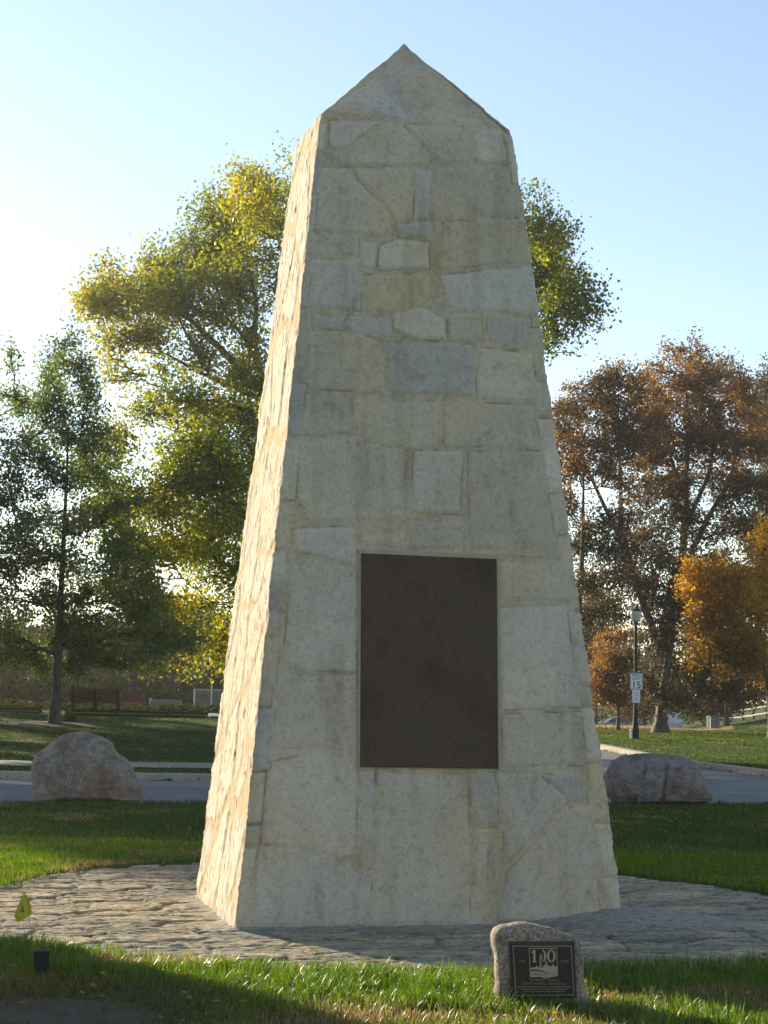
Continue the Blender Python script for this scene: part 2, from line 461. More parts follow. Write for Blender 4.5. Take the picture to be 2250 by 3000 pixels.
# ------------------------------------------------------------------ flagstone paving round the obelisk
PC = np.array([.12, .35]); PR = 3.62
def pave_r(ang): return PR + .16*vnoise(np.cos(ang)*2.2+5, np.sin(ang)*2.2+5, 0, 4) + .05*vnoise(np.cos(ang)*9, np.sin(ang)*9, 0, 5)
def pave_h(x, y):
    r = np.hypot(x-PC[0], y-PC[1])
    h = -.028 + .0*r
    h = h + .12*np.exp(-(((x-1.6)/.7)**2+((y+.95)/.45)**2)) 
    # mortar fillet round the base
    dx = np.maximum(np.abs(x)-1.42, 0); dy = np.maximum(np.abs(y)-.99, 0)
    h = h + .025*np.exp(-np.hypot(dx, dy)/.07)
    return h
def build_paving():
    xs = np.arange(-3.95, 4.2, .022); ys = np.arange(-3.6, 4.3, .015)
    X, Y = np.meshgrid(xs, ys, indexing='ij')
    # irregular slabs: jittered voronoi, stretched along x
    wx = X+.12*fbm(X*1.3, Y*1.3, 0, 31, 3); wy = Y+.07*fbm(X*1.3, Y*2.2, 0, 37, 3)
    u = wx/.60; v = wy/.29
    iu, iv = np.floor(u), np.floor(v)
    d1 = np.full(X.shape, 9.); d2 = np.full(X.shape, 9.); cid = np.zeros(X.shape)
    for a in (-1, 0, 1):
        for b in (-1, 0, 1):
            cu, cv = iu+a, iv+b; z0 = np.zeros_like(cu)
            pu = cu+.5+.42*(2*_h(cu, cv, z0, 7)-1); pv = cv+.5+.42*(2*_h(cu, cv, z0, 9)-1)
            d = np.hypot(u-pu, v-pv)
            m = d < d1
            d2 = np.where(m, d1, np.minimum(d2, d)); cid = np.where(m, _h(cu, cv, z0, 13), cid); d1 = np.where(m, d, d1)
    e = d2-d1
    gap = 1-sstep(.03, .10, e)
    # cleft ridges, running roughly along x
    rid = 1-np.abs(fbm(X*4.2+.5*fbm(X*1.5, Y*1.5, 0, 71, 2), Y*19, 0, 41, 4, .7))
    rough = fbm(X*9, Y*30, 0, 51, 3)
    h = pave_h(X, Y) + .014*(cid-.5) - .020*gap*(.5+.5*cid) + (.009*(rid-.6) + .0045*rough)*(1-.4*gap)
    # deep cracks
    crk = np.abs(fbm(X*.9, Y*3.4, 0, 91, 3)); h = h-.008*(1-sstep(.0, .03, crk))
    nm = np.exp(-((np.maximum(np.abs(X)-1.42, 0)**2+np.maximum(np.abs(Y)-.99, 0)**2)**.5)/.16)
    nm2 = np.clip(nm+.95*np.exp(-(((X-1.75)/.75)**2+((Y+1.15)/.33)**2)**2), 0, 1)     # smeared mortar by the right corner
    h = h*(1-nm2)+(pave_h(X, Y)+.004*rough)*nm2
    ang = np.arctan2(Y-PC[1], X-PC[0]); r = np.hypot(X-PC[0], Y-PC[1]); R = pave_r(ang)
    h = h - .10*sstep(-.06, .05, r-R)
    c1 = np.array([.40, .345, .235]); c2 = np.array([.27, .24, .175]); c3 = np.array([.48, .40, .26])
    k = cid[..., None]
    col = c1*(1-k)+c2*k; col = np.where(cid[..., None] > .72, c3, col)
    col = col*(1+.30*np.clip(fbm(X*5, Y*18, 0, 61, 4, .7), -1, 1))[..., None]
    col = col*(1-.55*(gap*sstep(.2, .7, cid+.3))[..., None])
    col = col*(1-nm2[..., None])+np.array([.34, .325, .285])*nm2[..., None]
    V = np.stack([X, Y, h], -1).reshape(-1, 3); F = grid_faces(len(xs), len(ys))
    keep = (r-R).reshape(-1) < .07
    F = F[keep[F].all(1)]
    used = np.zeros(len(V), bool); used[F.ravel()] = True; idx = np.cumsum(used)-1
    o = link('flagstone_paving', npmesh('flagstone_paving', V[used], idx[F], col.reshape(-1, 3)[used]), PAVE, smooth=True)
    tag(o, kind='structure'); return o
build_paving()

# ------------------------------------------------------------------ obelisk
cor = dict(FL=(-1.444, -1.0), FR=(1.466, -.998), BR=(1.466, .998), BL=(-1.438, .998))
shl = dict(FL=(-.893, -.554, 6.062), FR=(.654, -.554, 6.112), BR=(.645, .488, 6.16), BL=(-.876, .488, 6.152))
APEX = np.array([-.094, .024, 6.937])
STN = [ # outlines of the stones on the front face (photo pixels), tint
 ([(965,348),(1115,355),(1010,440),(965,430)],1),([(1122,358),(1172,365),(1262,455),(1258,485),(1000,487),(985,455)],0),
 ([(1188,366),(1355,372),(1375,475),(1292,475),(1258,440)],0),([(1385,375),(1470,378),(1482,475),(1395,475)],2),
 ([(935,492),(1010,497),(1150,640),(1145,682),(898,676)],2),([(1030,497),(1205,502),(1205,642),(1165,650)],3),
 ([(1214,502),(1266,502),(1252,642),(1210,647)],1),([(1275,497),(1515,482),(1530,630),(1265,645)],0),
 ([(893,690),(1052,696),(1052,750),(885,742)],0),([(1160,655),(1262,655),(1258,694),(1170,690)],4),
 ([(1115,716),(1160,700),(1258,708),(1257,785),(1110,785)],2),([(1300,656),(1545,637),(1562,762),(1290,785)],3),([(1062,706),(1105,708),(1100,780),(1066,780)],2),
 ([(882,757),(1048,768),(1056,905),(868,898)],1),([(1068,805),(1252,800),(1272,898),(1075,910)],5),([(1292,805),(1570,778),(1587,918),(1315,912)],1),
 ([(917,925),(1005,930),(1010,962),(920,957)],4),([(1020,925),(1143,925),(1143,985),(1060,980),(1010,950)],1),
 ([(1152,918),(1190,903),(1235,900),(1300,935),(1300,995),(1215,990),(1155,962)],2),([(1312,925),(1408,925),(1415,1003),(1312,995)],0),
 ([(1430,930),(1550,932),(1553,1022),(1470,1015),(1430,1000)],4),
 ([(897,972),(1010,968),(1120,1000),(1125,1150),(890,1130)],0),([(1132,1000),(1390,1010),(1390,1160),(1160,1152),(1135,1142)],4),([(1402,1020),(1562,1037),(1577,1175),(1402,1165)],2),
 ([(897,1150),(1028,1165),(1030,1275),(885,1280)],0),([(1037,1170),(1285,1185),(1275,1310),(1180,1315),(1040,1280)],3),([(1298,1178),(1580,1192),(1590,1315),(1300,1305)],0),
 ([(877,1300),(1020,1292),(1185,1315),(1182,1520),(900,1530),(868,1480)],0),([(1212,1325),(1355,1325),(1345,1505),(1212,1500)],2),
 ([(1372,1330),(1607,1322),(1642,1640),(1462,1630),(1462,1610),(1377,1606)],0),
 ([(1217,1525),(1350,1540),(1350,1606),(1192,1602)],6),([(1062,1572),(1182,1562),(1177,1600),(1062,1598)],3),
 ([(857,1556),(900,1550),(1030,1548),(1040,1653),(990,1655),(940,1630),(860,1615)],1),
 ([(852,1660),(940,1645),(1040,1678),(1044,1966),(832,1958)],2),([(800,1980),(1046,1978),(1046,2195),(785,2190)],0),
 ([(785,2232),(930,2212),(1044,2238),(1040,2515),(920,2495),(775,2465)],2),([(762,2478),(930,2492),(1085,2575),(1070,2712),(742,2716)],6),
 ([(1108,2262),(1365,2268),(1375,2702),(1075,2708),(1097,2580),(1107,2400)],0),([(1055,2262),(1098,2262),(1098,2440),(1062,2540)],4),
 ([(1377,2268),(1445,2268),(1452,2420),(1382,2420)],4),([(1385,2432),(1425,2432),(1420,2650),(1385,2645)],2),
 ([(1457,2268),(1570,2270),(1660,2350),(1560,2450),(1482,2530),(1467,2400)],6),([(1590,2275),(1710,2268),(1722,2352),(1684,2352)],4),
 ([(1487,2560),(1672,2367),(1722,2372),(1762,2692),(1457,2702)],6),
 ([(1472,1648),(1640,1655),(1668,1760),(1475,1755)],0),([(1467,1777),(1680,1777),(1710,2070),(1470,2078)],2),([(1472,2095),(1715,2088),(1735,2240),(1472,2245)],0),
 ([(1640,1350),(1648,1350),(1690,1700),(1672,1700),(1650,1560)],1),
]
TIN0 = np.array([(.47,.455,.385),(.50,.51,.505),(.53,.525,.47),(.48,.45,.36),(.41,.425,.425),(.50,.46,.30),(.43,.43,.395)])
TIN = (TIN0*.78+TIN0.mean(0)*.22)*np.array([1.22, 1.10, 1.03])
MORT = np.array([.575, .48, .36])
PLQ = dict(a0=-.5567, a1=.4871, z0=1.1122, z1=2.6649)
def fy(z): return -.998+(.998-.554)*z/6.107     # y of the front face plane
def build_obelisk():
    root = empty('stone_obelisk', (0, 0, 0), 'tall tapering obelisk of pale limestone blocks with a pointed top and a bronze tablet', 'monument')
    nf, ns, nb, nz = 230, 96, 40, 500
    t = np.linspace(0, 1, nz)
    def bot(k): return np.array([*cor[k], -.05])
    def top(k): return np.array(shl[k])
    ringV = []; fid = []
    order = [('BL', 'FL', ns), ('FL', 'FR', nf), ('FR', 'BR', ns//2), ('BR', 'BL', nb)]
    for fi, (a, b, n) in enumerate(order):
        s = np.linspace(0, 1, n, endpoint=False)
        B = bot(a)*(1-s)[:, None]+bot(b)*s[:, None]; T = top(a)*(1-s)[:, None]+top(b)*s[:, None]
        P = B[:, None, :]*(1-t)[None, :, None]+T[:, None, :]*t[None, :, None]
        ringV.append(P); fid.append(np.stack([np.full(n, fi), s], 1))
    P = np.concatenate(ringV); fid = np.concatenate(fid); n = len(P)
    X, Y, Z = P[..., 0], P[..., 1], P[..., 2]
    # normals: outward of each face, blended at the corners
    nrm = {0: np.array([-.997, 0, .09]), 1: np.array([0, -.997, .072]), 2: np.array([.992, 0, .13]), 3: np.array([0, .996, .08])}
    Nn = np.stack([nrm[int(f)] for f in fid[:, 0]])
    cidx = [i for i in range(n) if fid[i, 1] == 0]
    for i in cidx:
        Nn[i] = (nrm[int(fid[i, 0])]+nrm[int(fid[i-1, 0])]); Nn[i] /= np.linalg.norm(Nn[i])
    Nn = np.repeat(Nn[:, None, :], nz, 1)
    H = np.zeros(X.shape); C = np.tile(MORT, (n, nz, 1))
    rough = fbm(X*3.2, Y*3.2, Z*3.2, 101, 5, .55)
    C = C*(1+.10*rough[..., None])
    # ---- front face
    fr = np.where(fid[:, 0] == 1)[0]; fr = np.append(fr, fr[-1]+1)
    q = proj(P[fr].reshape(-1, 3)).reshape(len(fr), nz, 2); qx, qy = q[..., 0], q[..., 1]
    qx = qx+5*fbm(X[fr]*2.2, Z[fr]*2.2, 0, 5, 3); qy = qy+5*fbm(X[fr]*2.2, Z[fr]*2.2, 0, 15, 3)
    edgeL = 941+(694-941)*(qy-332)/(2716-332); edgeR = 1493+(1821-1493)*(qy-373)/(2690-373)
    stones = [(np.array(p, float), TIN[c]) for p, c in STN]
    r2 = random.Random(3)
    yy = 350
    while yy < 2680:            # narrow edge stones, left column
        h = r2.uniform(60, 200); y1 = min(yy+h, 2700)
        f = lambda y: 941+(694-941)*(y-332)/(2716-332)
        w = r2.uniform(26, 42) if yy > 900 else 16
        stones.append((np.array([(f(yy)-60, yy+6), (f(yy)+w, yy+6), (f(y1)+w+r2.uniform(-6, 4), y1-6), (f(y1)-60, y1-6)]), TIN[r2.choice([0, 1, 2, 2, 4, 3])]*r2.uniform(.93, 1.08))); yy = y1
    yy = 380
    while yy < 2680:
        h = r2.uniform(60, 230); y1 = min(yy+h, 2700)
        f = lambda y: 1493+(1821-1493)*(y-373)/(2690-373)
        w = (r2.uniform(28, 40) if yy > 900 else 14)
        if 480 < yy < 920: yy = y1; continue
        stones.append((np.array([(f(yy)-w, yy+6), (f(yy)+60, yy+6), (f(y1)+60, y1-6), (f(y1)-w-r2.uniform(-6, 4), y1-6)]), TIN[r2.choice([0, 1, 2, 2, 4, 3])]*r2.uniform(.93, 1.08))); yy = y1
    Hf = np.zeros(qx.shape); Cf = C[fr].copy()
    for k, (pl, c) in enumerate(stones):
        lo, hi = pl.min(0)-20, pl.max(0)+20
        m = (qx > lo[0]) & (qx < hi[0]) & (qy > lo[1]) & (qy < hi[1])
        if not m.any(): continue
        ins = inpoly(qx[m], qy[m], pl); d = polydist(qx[m], qy[m], pl); s = np.where(ins, d, -d)
        a = sstep(-2.5, 3.5, s)
        prot = .005+.009*_h(np.array([k]), np.array([3]), np.array([1]), 77)[0]
        Hf[m] = np.maximum(Hf[m], prot*sstep(-2, 7, s))
        # a thin darker joint line on the lower edge of some stones
        tl = 1+.14*(_h(np.array([k]), np.array([9]), np.array([1]), 78)[0]-.5)
        Cf[m] = Cf[m]*(1-a[:, None]) + (c*tl)[None, :]*a[:, None]
        ln = np.exp(-((s+3.5)/1.6)**2)*sstep(.1, .45, vnoise(qx[m]/60+k, qy[m]/60, 0, 8))
        Cf[m] *= (1-.42*ln)[:, None]; Hf[m] -= .007*ln
    H[fr] = Hf; C[fr] = Cf
    # recess for the tablet
    # ---- the other faces: long upright slabs with wandering joints
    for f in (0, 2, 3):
        ix = np.where(fid[:, 0] == f)[0]; 
        if f == 0: ix = ix[1:]
        a = (Y if f != 3 else X)[ix]; z = Z[ix]
        wa = a+.10*fbm(a*.8, z*.8, f*7, 21, 3); wb = z+.22*fbm(a*1.3, z*.7, f*7+3, 27, 3)
        u = wa/.47+f*13; v = wb/.72+f*5
        iu, iv = np.floor(u), np.floor(v); d1 = np.full(u.shape, 9.); d2 = d1.copy(); cid = np.zeros(u.shape)
        for i in (-1, 0, 1):
            for j in (-1, 0, 1):
                cu, cv = iu+i, iv+j; z0 = np.zeros_like(cu)
                pu = cu+.5+.4*(2*_h(cu, cv, z0, 57)-1); pv = cv+.5+.45*(2*_h(cu, cv, z0, 59)-1)
                d = np.hypot(u-pu, v-pv); m = d < d1
                d2 = np.where(m, d1, np.minimum(d2, d)); cid = np.where(m, _h(cu, cv, z0, 63), cid); d1 = np.where(m, d, d1)
        e = sstep(.07, .15, d2-d1)
        strat = fbm(a*34, z*5.5, 0, 43, 4, .7); pit = sstep(.45, .8, fbm(a*30, z*9, 0, 47, 2))
        H[ix] = .002+.009*e*(.5+cid)+e*(.0042*strat-.006*pit)
        tc = 1.12*(TIN[0]*(1-cid[..., None])+TIN[2]*cid[..., None])  # same stone, tint raised so the sunward side reads brighter
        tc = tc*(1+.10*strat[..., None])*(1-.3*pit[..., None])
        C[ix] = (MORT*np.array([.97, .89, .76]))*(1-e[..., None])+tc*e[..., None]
    H += .0035*rough + .0025*fbm(X*14, Y*14, Z*14, 111, 3)
    # blend at the corners: chipped arrises
    for i in cidx:
        H[i] = .5*(H[i-1]+H[(i+1) % n])-.006+.010*fbm(Z[i]*9, i*3.1, 0, 131, 4, .75)
        for k, w in ((1, .45), (2, .2)):
            for sg in (1, -1): H[(i+sg*k) % n] = H[(i+sg*k) % n]*(1-w)+H[i]*w
    # rounded shoulder on the right, worn top edge
    topw = sstep(.975, 1.0, t)[None, :]**1.5
    right = np.where(fid[:, 0] == 2, 1-sstep(.75, 1, fid[:, 1]), np.where(fid[:, 0] == 1, sstep(.80, 1, fid[:, 1]), 0))[:, None]
    H = H-.035*topw*right*1.0-.01*topw
    Pd = P+Nn*H[..., None]
    idx = np.arange(n*nz).reshape(n, nz)
    a = idx; b = np.roll(idx, -1, 0)
    F = np.stack([a[:, :-1], b[:, :-1], b[:, 1:], a[:, 1:]], -1).reshape(-1, 4)
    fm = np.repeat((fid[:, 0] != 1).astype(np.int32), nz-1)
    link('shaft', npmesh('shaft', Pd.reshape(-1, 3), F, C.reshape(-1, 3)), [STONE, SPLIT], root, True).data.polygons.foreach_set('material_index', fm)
    # ---- pyramid cap: four triangular faces meeting in a worn tip
    ring = Pd[:, -1, :].copy(); m = 46
    tt = np.linspace(0, 1, m)
    A = APEX
    V = ring[:, None, :]*(1-tt)[None, :, None]+A[None, None, :]*tt[None, :, None]
    # steeper last course: pinch in a little and lift
    pin = -.09*np.exp(-((tt-.80)/.12)**2)-.16*np.exp(-((tt-.925)/.035)**2)
    V[..., :2] = A[:2]+(V[..., :2]-A[:2])*(1+pin)[None, :, None]
    x, y, z = V[..., 0], V[..., 1], V[..., 2]
    d = fbm(x*9, y*9, z*9, 151, 4, .7); cen = np.array([A[0], A[1], 6.1])
    out = V-cen; out /= np.linalg.norm(out, axis=2)[..., None]+1e-9
    V = V+out*(.011*d*np.clip(1-tt, .15, 1)*sstep(0, .06, tt))[..., None]
    qq = proj(V.reshape(-1, 3)).reshape(n, m, 2)
    cc = np.tile(MORT*.97, (n, m, 1))
    caps = [([(1183,120),(1143,167),(1228,167)],3),([(1140,175),(1228,173),(1288,216),(1240,222),(1125,216)],0),([(950,322),(1098,232),(1198,346)],1),([(1108,229),(1150,229),(1238,352),(1210,349)],4),([(1175,228),(1290,224),(1480,360),(1252,356)],3)]
    front = (fid[:, 0] == 1)
    for pl, c in caps:
        pl = np.array(pl, float); ins = inpoly(qq[..., 0], qq[..., 1], pl); dd = polydist(qq[..., 0], qq[..., 1], pl)
        a_ = sstep(-2, 3, np.where(ins, dd, -dd))*front[:, None]
        cc = cc*(1-a_[..., None])+TIN[c]*a_[..., None]
    a2 = (.5+.5*vnoise(x*3, y*3, z*3, 9))*(~front)[:, None]*.8
    cc = cc*(1-a2[..., None])+TIN[0]*a2[..., None]
    idx = np.arange(n*m).reshape(n, m); a = idx; b = np.roll(idx, -1, 0)
    F = np.stack([a[:, :-1], b[:, :-1], b[:, 1:], a[:, 1:]], -1).reshape(-1, 4)
    link('pyramid_cap', npmesh('pyramid_cap', V.reshape(-1, 3), F, cc.reshape(-1, 3)), STONE, root, True)
    # ---- bronze tablet
    m_, t_, b_ = newmat('bronze'); v = coords(t_)
    rows = t_.nodes.new('ShaderNodeTexWave'); rows.wave_type = 'BANDS'; rows.bands_direction = 'Z'; rows.inputs['Scale'].default_value = 11.0
    rows.inputs['Distortion'].default_value = .6; t_.links.new(v, rows.inputs[0])
    let = noise(t_, coords(t_, scale=(1, 1, .35)), 95, 3, .7)
    n1 = noise(t_, v, 3.0, 5); n2 = noise(t_, v, 40, 4)
    c = ramp(t_, n1, [(.3, (.064, .045, .031)), (.5, (.094, .060, .040)), (.72, (.078, .060, .037))])
    mm = t_.nodes.new('ShaderNodeMath'); mm.operation = 'MULTIPLY'; t_.links.new(rows.outputs['Fac'], mm.inputs[0]); t_.links.new(let, mm.inputs[1])
    c = mixc(t_, c, (.095, .075, .052), ramp(t_, mm.outputs[0], [(.32, 0.0), (.55, .26)]))
    c = mixc(t_, c, (.80, .80, .80), ramp(t_, n2, [(.35, 1.0), (.55, 0.0)]), 'MULTIPLY')
    t_.links.new(c, b_.inputs['Base Color']); b_.inputs['Metallic'].default_value = 0.0; b_.inputs['Roughness'].default_value = .8; b_.inputs['Specular IOR Level'].default_value = .15
    bump(t_, b_, mm.outputs[0], .3, .005)
    global BRONZE; BRONZE = m_
    p = PLQ; pl = MB(); co = []
    # slightly proud slab following the lean of the face
    th = .030
    a0, a1, z0, z1 = p['a0'], p['a1'], p['z0'], p['z1']
    b = .012; V = []
    for ins, off in ((0, .03), (0, -th+.006), (b*.25, -th+.001), (b*.5, -th), (b*3, -th)):
        for (x_, z_) in ((a0+ins, z0+ins), (a1-ins, z0+ins), (a1-ins, z1-ins), (a0+ins, z1-ins)):
            V.append((x_, fy(z_)+off, z_))
    F = []
    for k in range(4):
        for i in range(4): F.append((k*4+i, k*4+(i+1) % 4, k*4+4+(i+1) % 4, k*4+4+i))
    F.append((16, 17, 18, 19))
    pl.add(V, F); o = pl.build('plaque', m_, root)
    o['label'] = 'dark bronze tablet'
    # thin mortar bed round the tablet
    mb = MB()
    for (xa, za, xb, zb) in ((a0-.02, z0-.02, a0, z1+.03), (a1, z0-.02, a1+.022, z1+.03), (a0, z1, a1, z1+.035)):
        mb.add([(xa, fy(za)-.012, za), (xb, fy(za)-.012, za), (xb, fy(zb)-.012, zb), (xa, fy(zb)-.012, zb), (xa, fy(za)+.02, za), (xb, fy(za)+.02, za), (xb, fy(zb)+.02, zb), (xa, fy(zb)+.02, zb)],
               [(0, 1, 2, 3), (7, 6, 5, 4), (0, 4, 5, 1), (1, 5, 6, 2), (2, 6, 7, 3), (3, 7, 4, 0)])
    mb.build('mortar_bed', simple('mortar', (.36, .31, .22), .95, 0, .2, 12, .4), o)
build_obelisk()

# ------------------------------------------------------------------ rocks
def rock(name, outline, depth, thick, mat, label, cat, tintc, seed, face_flat=0.0, base_dz=-.05, group=None, rough=1.0, cracks=()):
    """outline: photo pixels of the silhouette, built at its own distance with real thickness"""
    P = np.array([at(a, b, depth) for a, b in outline]); 
    cen = P.mean(0); g = place(np.mean([a for a, b in outline]), depth)
    # local frame: x = right, y = away, z = up
    ax = cR0; ay = np.array([math.sin(YAW), math.cos(YAW), 0])
    q = (P-g); lx = q@ax; lz = q[:, 2]
    # dense resample of the outline
    pts = np.stack([lx, lz], 1); out = []
    for i in range(len(pts)):
        a, b, c, d = pts[i-1], pts[i], pts[(i+1) % len(pts)], pts[(i+2) % len(pts)]
        for k in range(10):
            s = k/10; out.append(.5*((2*b)+(-a+c)*s+(2*a-5*b+4*c-d)*s*s+(-a+3*b-3*c+d)*s**3))
    O = np.array(out); n = len(O); c0 = np.array([O[:, 0].mean(), O[:, 1].min()*.5+O[:, 1].max()*.42]) if face_flat else np.array([O[:, 0].mean(), O[:, 1].min()*.85+O[:, 1].max()*.15])
    nr = 46; th = np.linspace(0, math.pi, nr)      # from front pole to back pole
    V = []
    for a in th:
        ex = .55 if face_flat else .85
        r = abs(math.sin(a))**(ex if a < math.pi/2 else .8)
        yy = -math.cos(a); yy = math.copysign(abs(yy)**(.8 if face_flat else 1.0), yy)*thick/2
        if face_flat: yy = min(max(yy, -thick/2*(1-face_flat)), 9)
        S = c0+(O-c0)*max(r, .002)
        V.append(np.stack([S[:, 0], np.full(n, yy), S[:, 1]], 1))
    V = np.array(V)
    nn = V-np.array([c0[0], 0, c0[1]]); nn /= np.linalg.norm(nn, axis=2)[..., None]+1e-9
    sc = 1.0/max(.3, (O[:, 0].max()-O[:, 0].min()))
    d = fbm(V[..., 0]*sc*3, V[..., 1]*sc*3, V[..., 2]*sc*3+seed, seed, 5, .5)
    fac = 1-np.abs(fbm(V[..., 0]*sc*2.2, V[..., 1]*sc*2.2, V[..., 2]*sc*2.2, seed+9, 3, .5))
    A = rough/sc
    if not face_flat: d = d*.8+1.1*(1-2*np.abs(fbm(V[..., 0]*sc*4.5, V[..., 1]*sc*4.5, V[..., 2]*sc*4.5, seed+30, 5, .6)))*.6
    disp = .035*A*d+.05*A*(fac-.7)*(1.0 if face_flat else .35)
    for (x0, z0, x1, z1) in cracks:
        # groove running across the front
        dd = polydist(V[..., 0], V[..., 2], [(x0, z0), (x1, z1)], False)
        disp = disp-.045/sc*np.exp(-(dd/(.013/sc))**2)
    if face_flat:
        disp = disp*sstep(-thick/2*.75, -thick*.15, V[..., 1])*.6+disp*.10
    V = V+nn*disp[..., None]
    V[..., 2] = np.maximum(V[..., 2], base_dz)
    col = np.array(tintc)*(1+.12*np.clip(d, -1, 1))[..., None]
    F = []
    idx = np.arange(nr*n).reshape(nr, n); a = idx; b = np.roll(idx, -1, 1)
    F = np.stack([a[:-1], a[1:], b[1:], b[:-1]], -1).reshape(-1, 4)
    root = empty(name, g, label, cat, group, rz=-YAW)
    o = link('stone_body', npmesh('stone_body', V.reshape(-1, 3), F, col.reshape(-1, 3)), mat, root, True)
    return root, o, (pts, c0)
def s2(k, ox, oy, L): return [(ox+a/k, oy+b/k) for a, b in L]
b1 = s2(2.37, 0, 1750, [(268,1380),(262,1250),(268,1110),(325,1045),(420,975),(500,942),(620,938),(720,968),(800,1020),(850,1085),(905,1130),(955,1205),(985,1290),(1003,1375),(960,1410),(600,1420),(320,1410)])
rock('boulder', b1, 26.3, 1.25, GRANITE, 'rounded pink-grey granite boulder with rusty patches on the grass left of the obelisk', 'boulder', (.29, .25, .205), 3, rough=.55, base_dz=-.1, group='granite boulders flanking the obelisk')
b2 = s2(3.016, 1700, 1700, [(215,1900),(190,1800),(215,1690),(260,1600),(330,1550),(450,1525),(600,1518),(760,1540),(880,1560),(990,1620),(1050,1700),(1090,1800),(1112,1870),(1113,1920),(1060,1950),(700,1965),(300,1960)])
rock('boulder', b2, 28.6, 1.4, GRANITE, 'low cracked grey-pink granite boulder on the grass right of the obelisk', 'boulder', (.235, .205, .185), 8, rough=.55, base_dz=-.1, group='granite boulders flanking the obelisk',
     cracks=[(-.25, .75, -.5, 0.0), (.1, .75, -.05, .1)])

# small memorial stone
MS = s2(3.687, 1350, 2650, [(338,990),(345,760),(335,620),(322,480),(296,370),(290,275),(315,205),(380,162),(480,150),(600,140),(720,155),(900,205),(1080,255),(1190,295),(1245,370),(1262,480),(1275,620),(1295,800),(1322,950),(1300,1000),(800,1010)])
MSD = 9.42
mroot, mbody, (mpts, mc) = rock('memorial_stone', MS, MSD, .26, GRANITE, 'small rough upright stone with a black plaque, standing in the grass before the obelisk', 'memorial stone', (.33, .26, .19), 21, face_flat=.30, rough=.55, base_dz=-.04)
mg = np.array(mroot.location)
def mloc(cx_, cy_):
    """crop coords on the stone -> local x,z"""
    p = at(1350+cx_/3.687, 2650+cy_/3.687, MSD-.10)-mg
    return float(p@cR0), float(p[2])
FRONT = -.26/2*.70
def mpoly(mb, pts, y0, y1): mb.prism([mloc(*p) for p in pts], y0, y1)
PLBLACK = simple('black_plaque', (.012, .010, .009), .35, .1, .3, 30)
TAN = simple('tan_relief', (.36, .28, .19), .55, .2, .15, 60)
DKTAN = simple('dim_relief', (.22, .165, .115), .55, .2, .15, 60)
mb = MB(); mpoly(mb, [(488,345),(1178,345),(1204,930),(518,945)], FRONT+.03, FRONT-.012)
backing = mb.build('plaque_surround', simple('dark_recess', (.045, .036, .032), .8, 0, .3, 40), mroot)
mb = MB(); mpoly(mb, [(520,378),(1155,378),(1178,905),(548,912)], FRONT, FRONT-.022)
plaque = mb.build('plaque', PLBLACK, mroot, label='black plaque with a tan border and relief')
Yp = FRONT-.0225
def ring_strip(outer, inner):
    mb = MB(); n = len(outer)
    for i in range(n):
        a, b, c, d = outer[i], outer[(i+1) % n], inner[(i+1) % n], inner[i]
        mpoly(mb, [a, b, c, d], Yp+.001, Yp-.003)
    return mb
ring_strip([(524,382),(1151,382),(1174,901),(552,908)], [(538,396),(1140,396),(1162,888),(565,895)]).build('border', simple('border_relief', (.17, .13, .09), .6), plaque)
ring_strip([(700,408),(997,408),(1003,700),(708,712)], [(706,416),(991,416),(997,694),(714,704)]).build('emblem_frame', TAN, plaque)
def fcur(x): return 690+18*math.cos((x-708)/295*math.pi*1.1)
# the ground scene and the flowing stripes at the bottom of the emblem
mb = MB()
top = [(710,618),(730,608),(745,612),(770,606),(776,592),(784,592),(790,606),(805,610),(836,608),(852,604),(858,588),(872,586),(873,560),(866,560),(866,553),(874,553),(876,546),(884,546),(885,553),(892,553),(892,560),(886,562),(888,584),(905,588),(918,604),(935,598),(944,580),(956,580),(962,596),(985,600),(1001,598)]
bot = [(1001,676),(960,682),(920,674),(880,660),(840,644),(800,634),(760,630),(710,634)]
allp = top+bot
from mathutils.geometry import tessellate_polygon
def poly_relief(name, pts, mat, y0=Yp+.001, y1=Yp-.003):
    P2 = [mloc(*p) for p in pts]; n = len(P2)
    tri = tessellate_polygon([[Vector((p[0], p[1], 0)) for p in P2]])
    V = [(p[0], y0, p[1]) for p in P2]+[(p[0], y1, p[1]) for p in P2]
    F = [tuple(i+n for i in t) for t in tri]+[(i, i+n, (i+1) % n+n, (i+1) % n) for i in range(n)]
    m_ = MB(); m_.add(V, F); return m_.build(name, mat, plaque)
poly_relief('emblem_scene', allp, TAN)
poly_relief('emblem_figure', [(804,612),(812,560),(806,520),(812,490),(820,470),(836,468),(842,500),(836,540),(832,570),(836,612)], DKTAN, y1=Yp-.0045)
for k, (o0, o1) in enumerate(((8, 22), (30, 42), (50, 62))):
    up = [(710, 634+o0+10), (760, 630+o0+8), (800, 634+o0+8), (840, 644+o0+6), (880, 660+o0), (920, 674+o0*.5), (960, 682+o0*.3), (1001, 680+o0*.25)]
    lo = [(1001, 682+o1*.25), (960, 684+o1*.35), (920, 676+o1*.6), (880, 662+o1), (840, 646+o1+6), (800, 636+o1+8), (760, 632+o1+8), (710, 636+o1+12)]
    poly_relief('emblem_stripe', up+lo, TAN)
poly_relief('digit', [(728,445),(755,428),(768,428),(768,540),(776,548),(776,556),(734,556),(734,548),(744,540),(744,458),(728,462)], TAN)
def zero(cx_, cy_, rx, ry, t0, t1):
    mb = MB(); K = 28
    for i in range(K):
        a = t0+(t1-t0)*i/K; b = t0+(t1-t0)*(i+1)/K
        f = lambda q, k1, k2: (cx_+rx*k1*math.cos(q), cy_+ry*k2*math.sin(q))
        mpoly(mb, [f(a, 1, 1), f(b, 1, 1), f(b, .48, .82), f(a, .48, .82)], Yp+.001, Yp-.003)
    mb.build('digit', TAN, plaque)
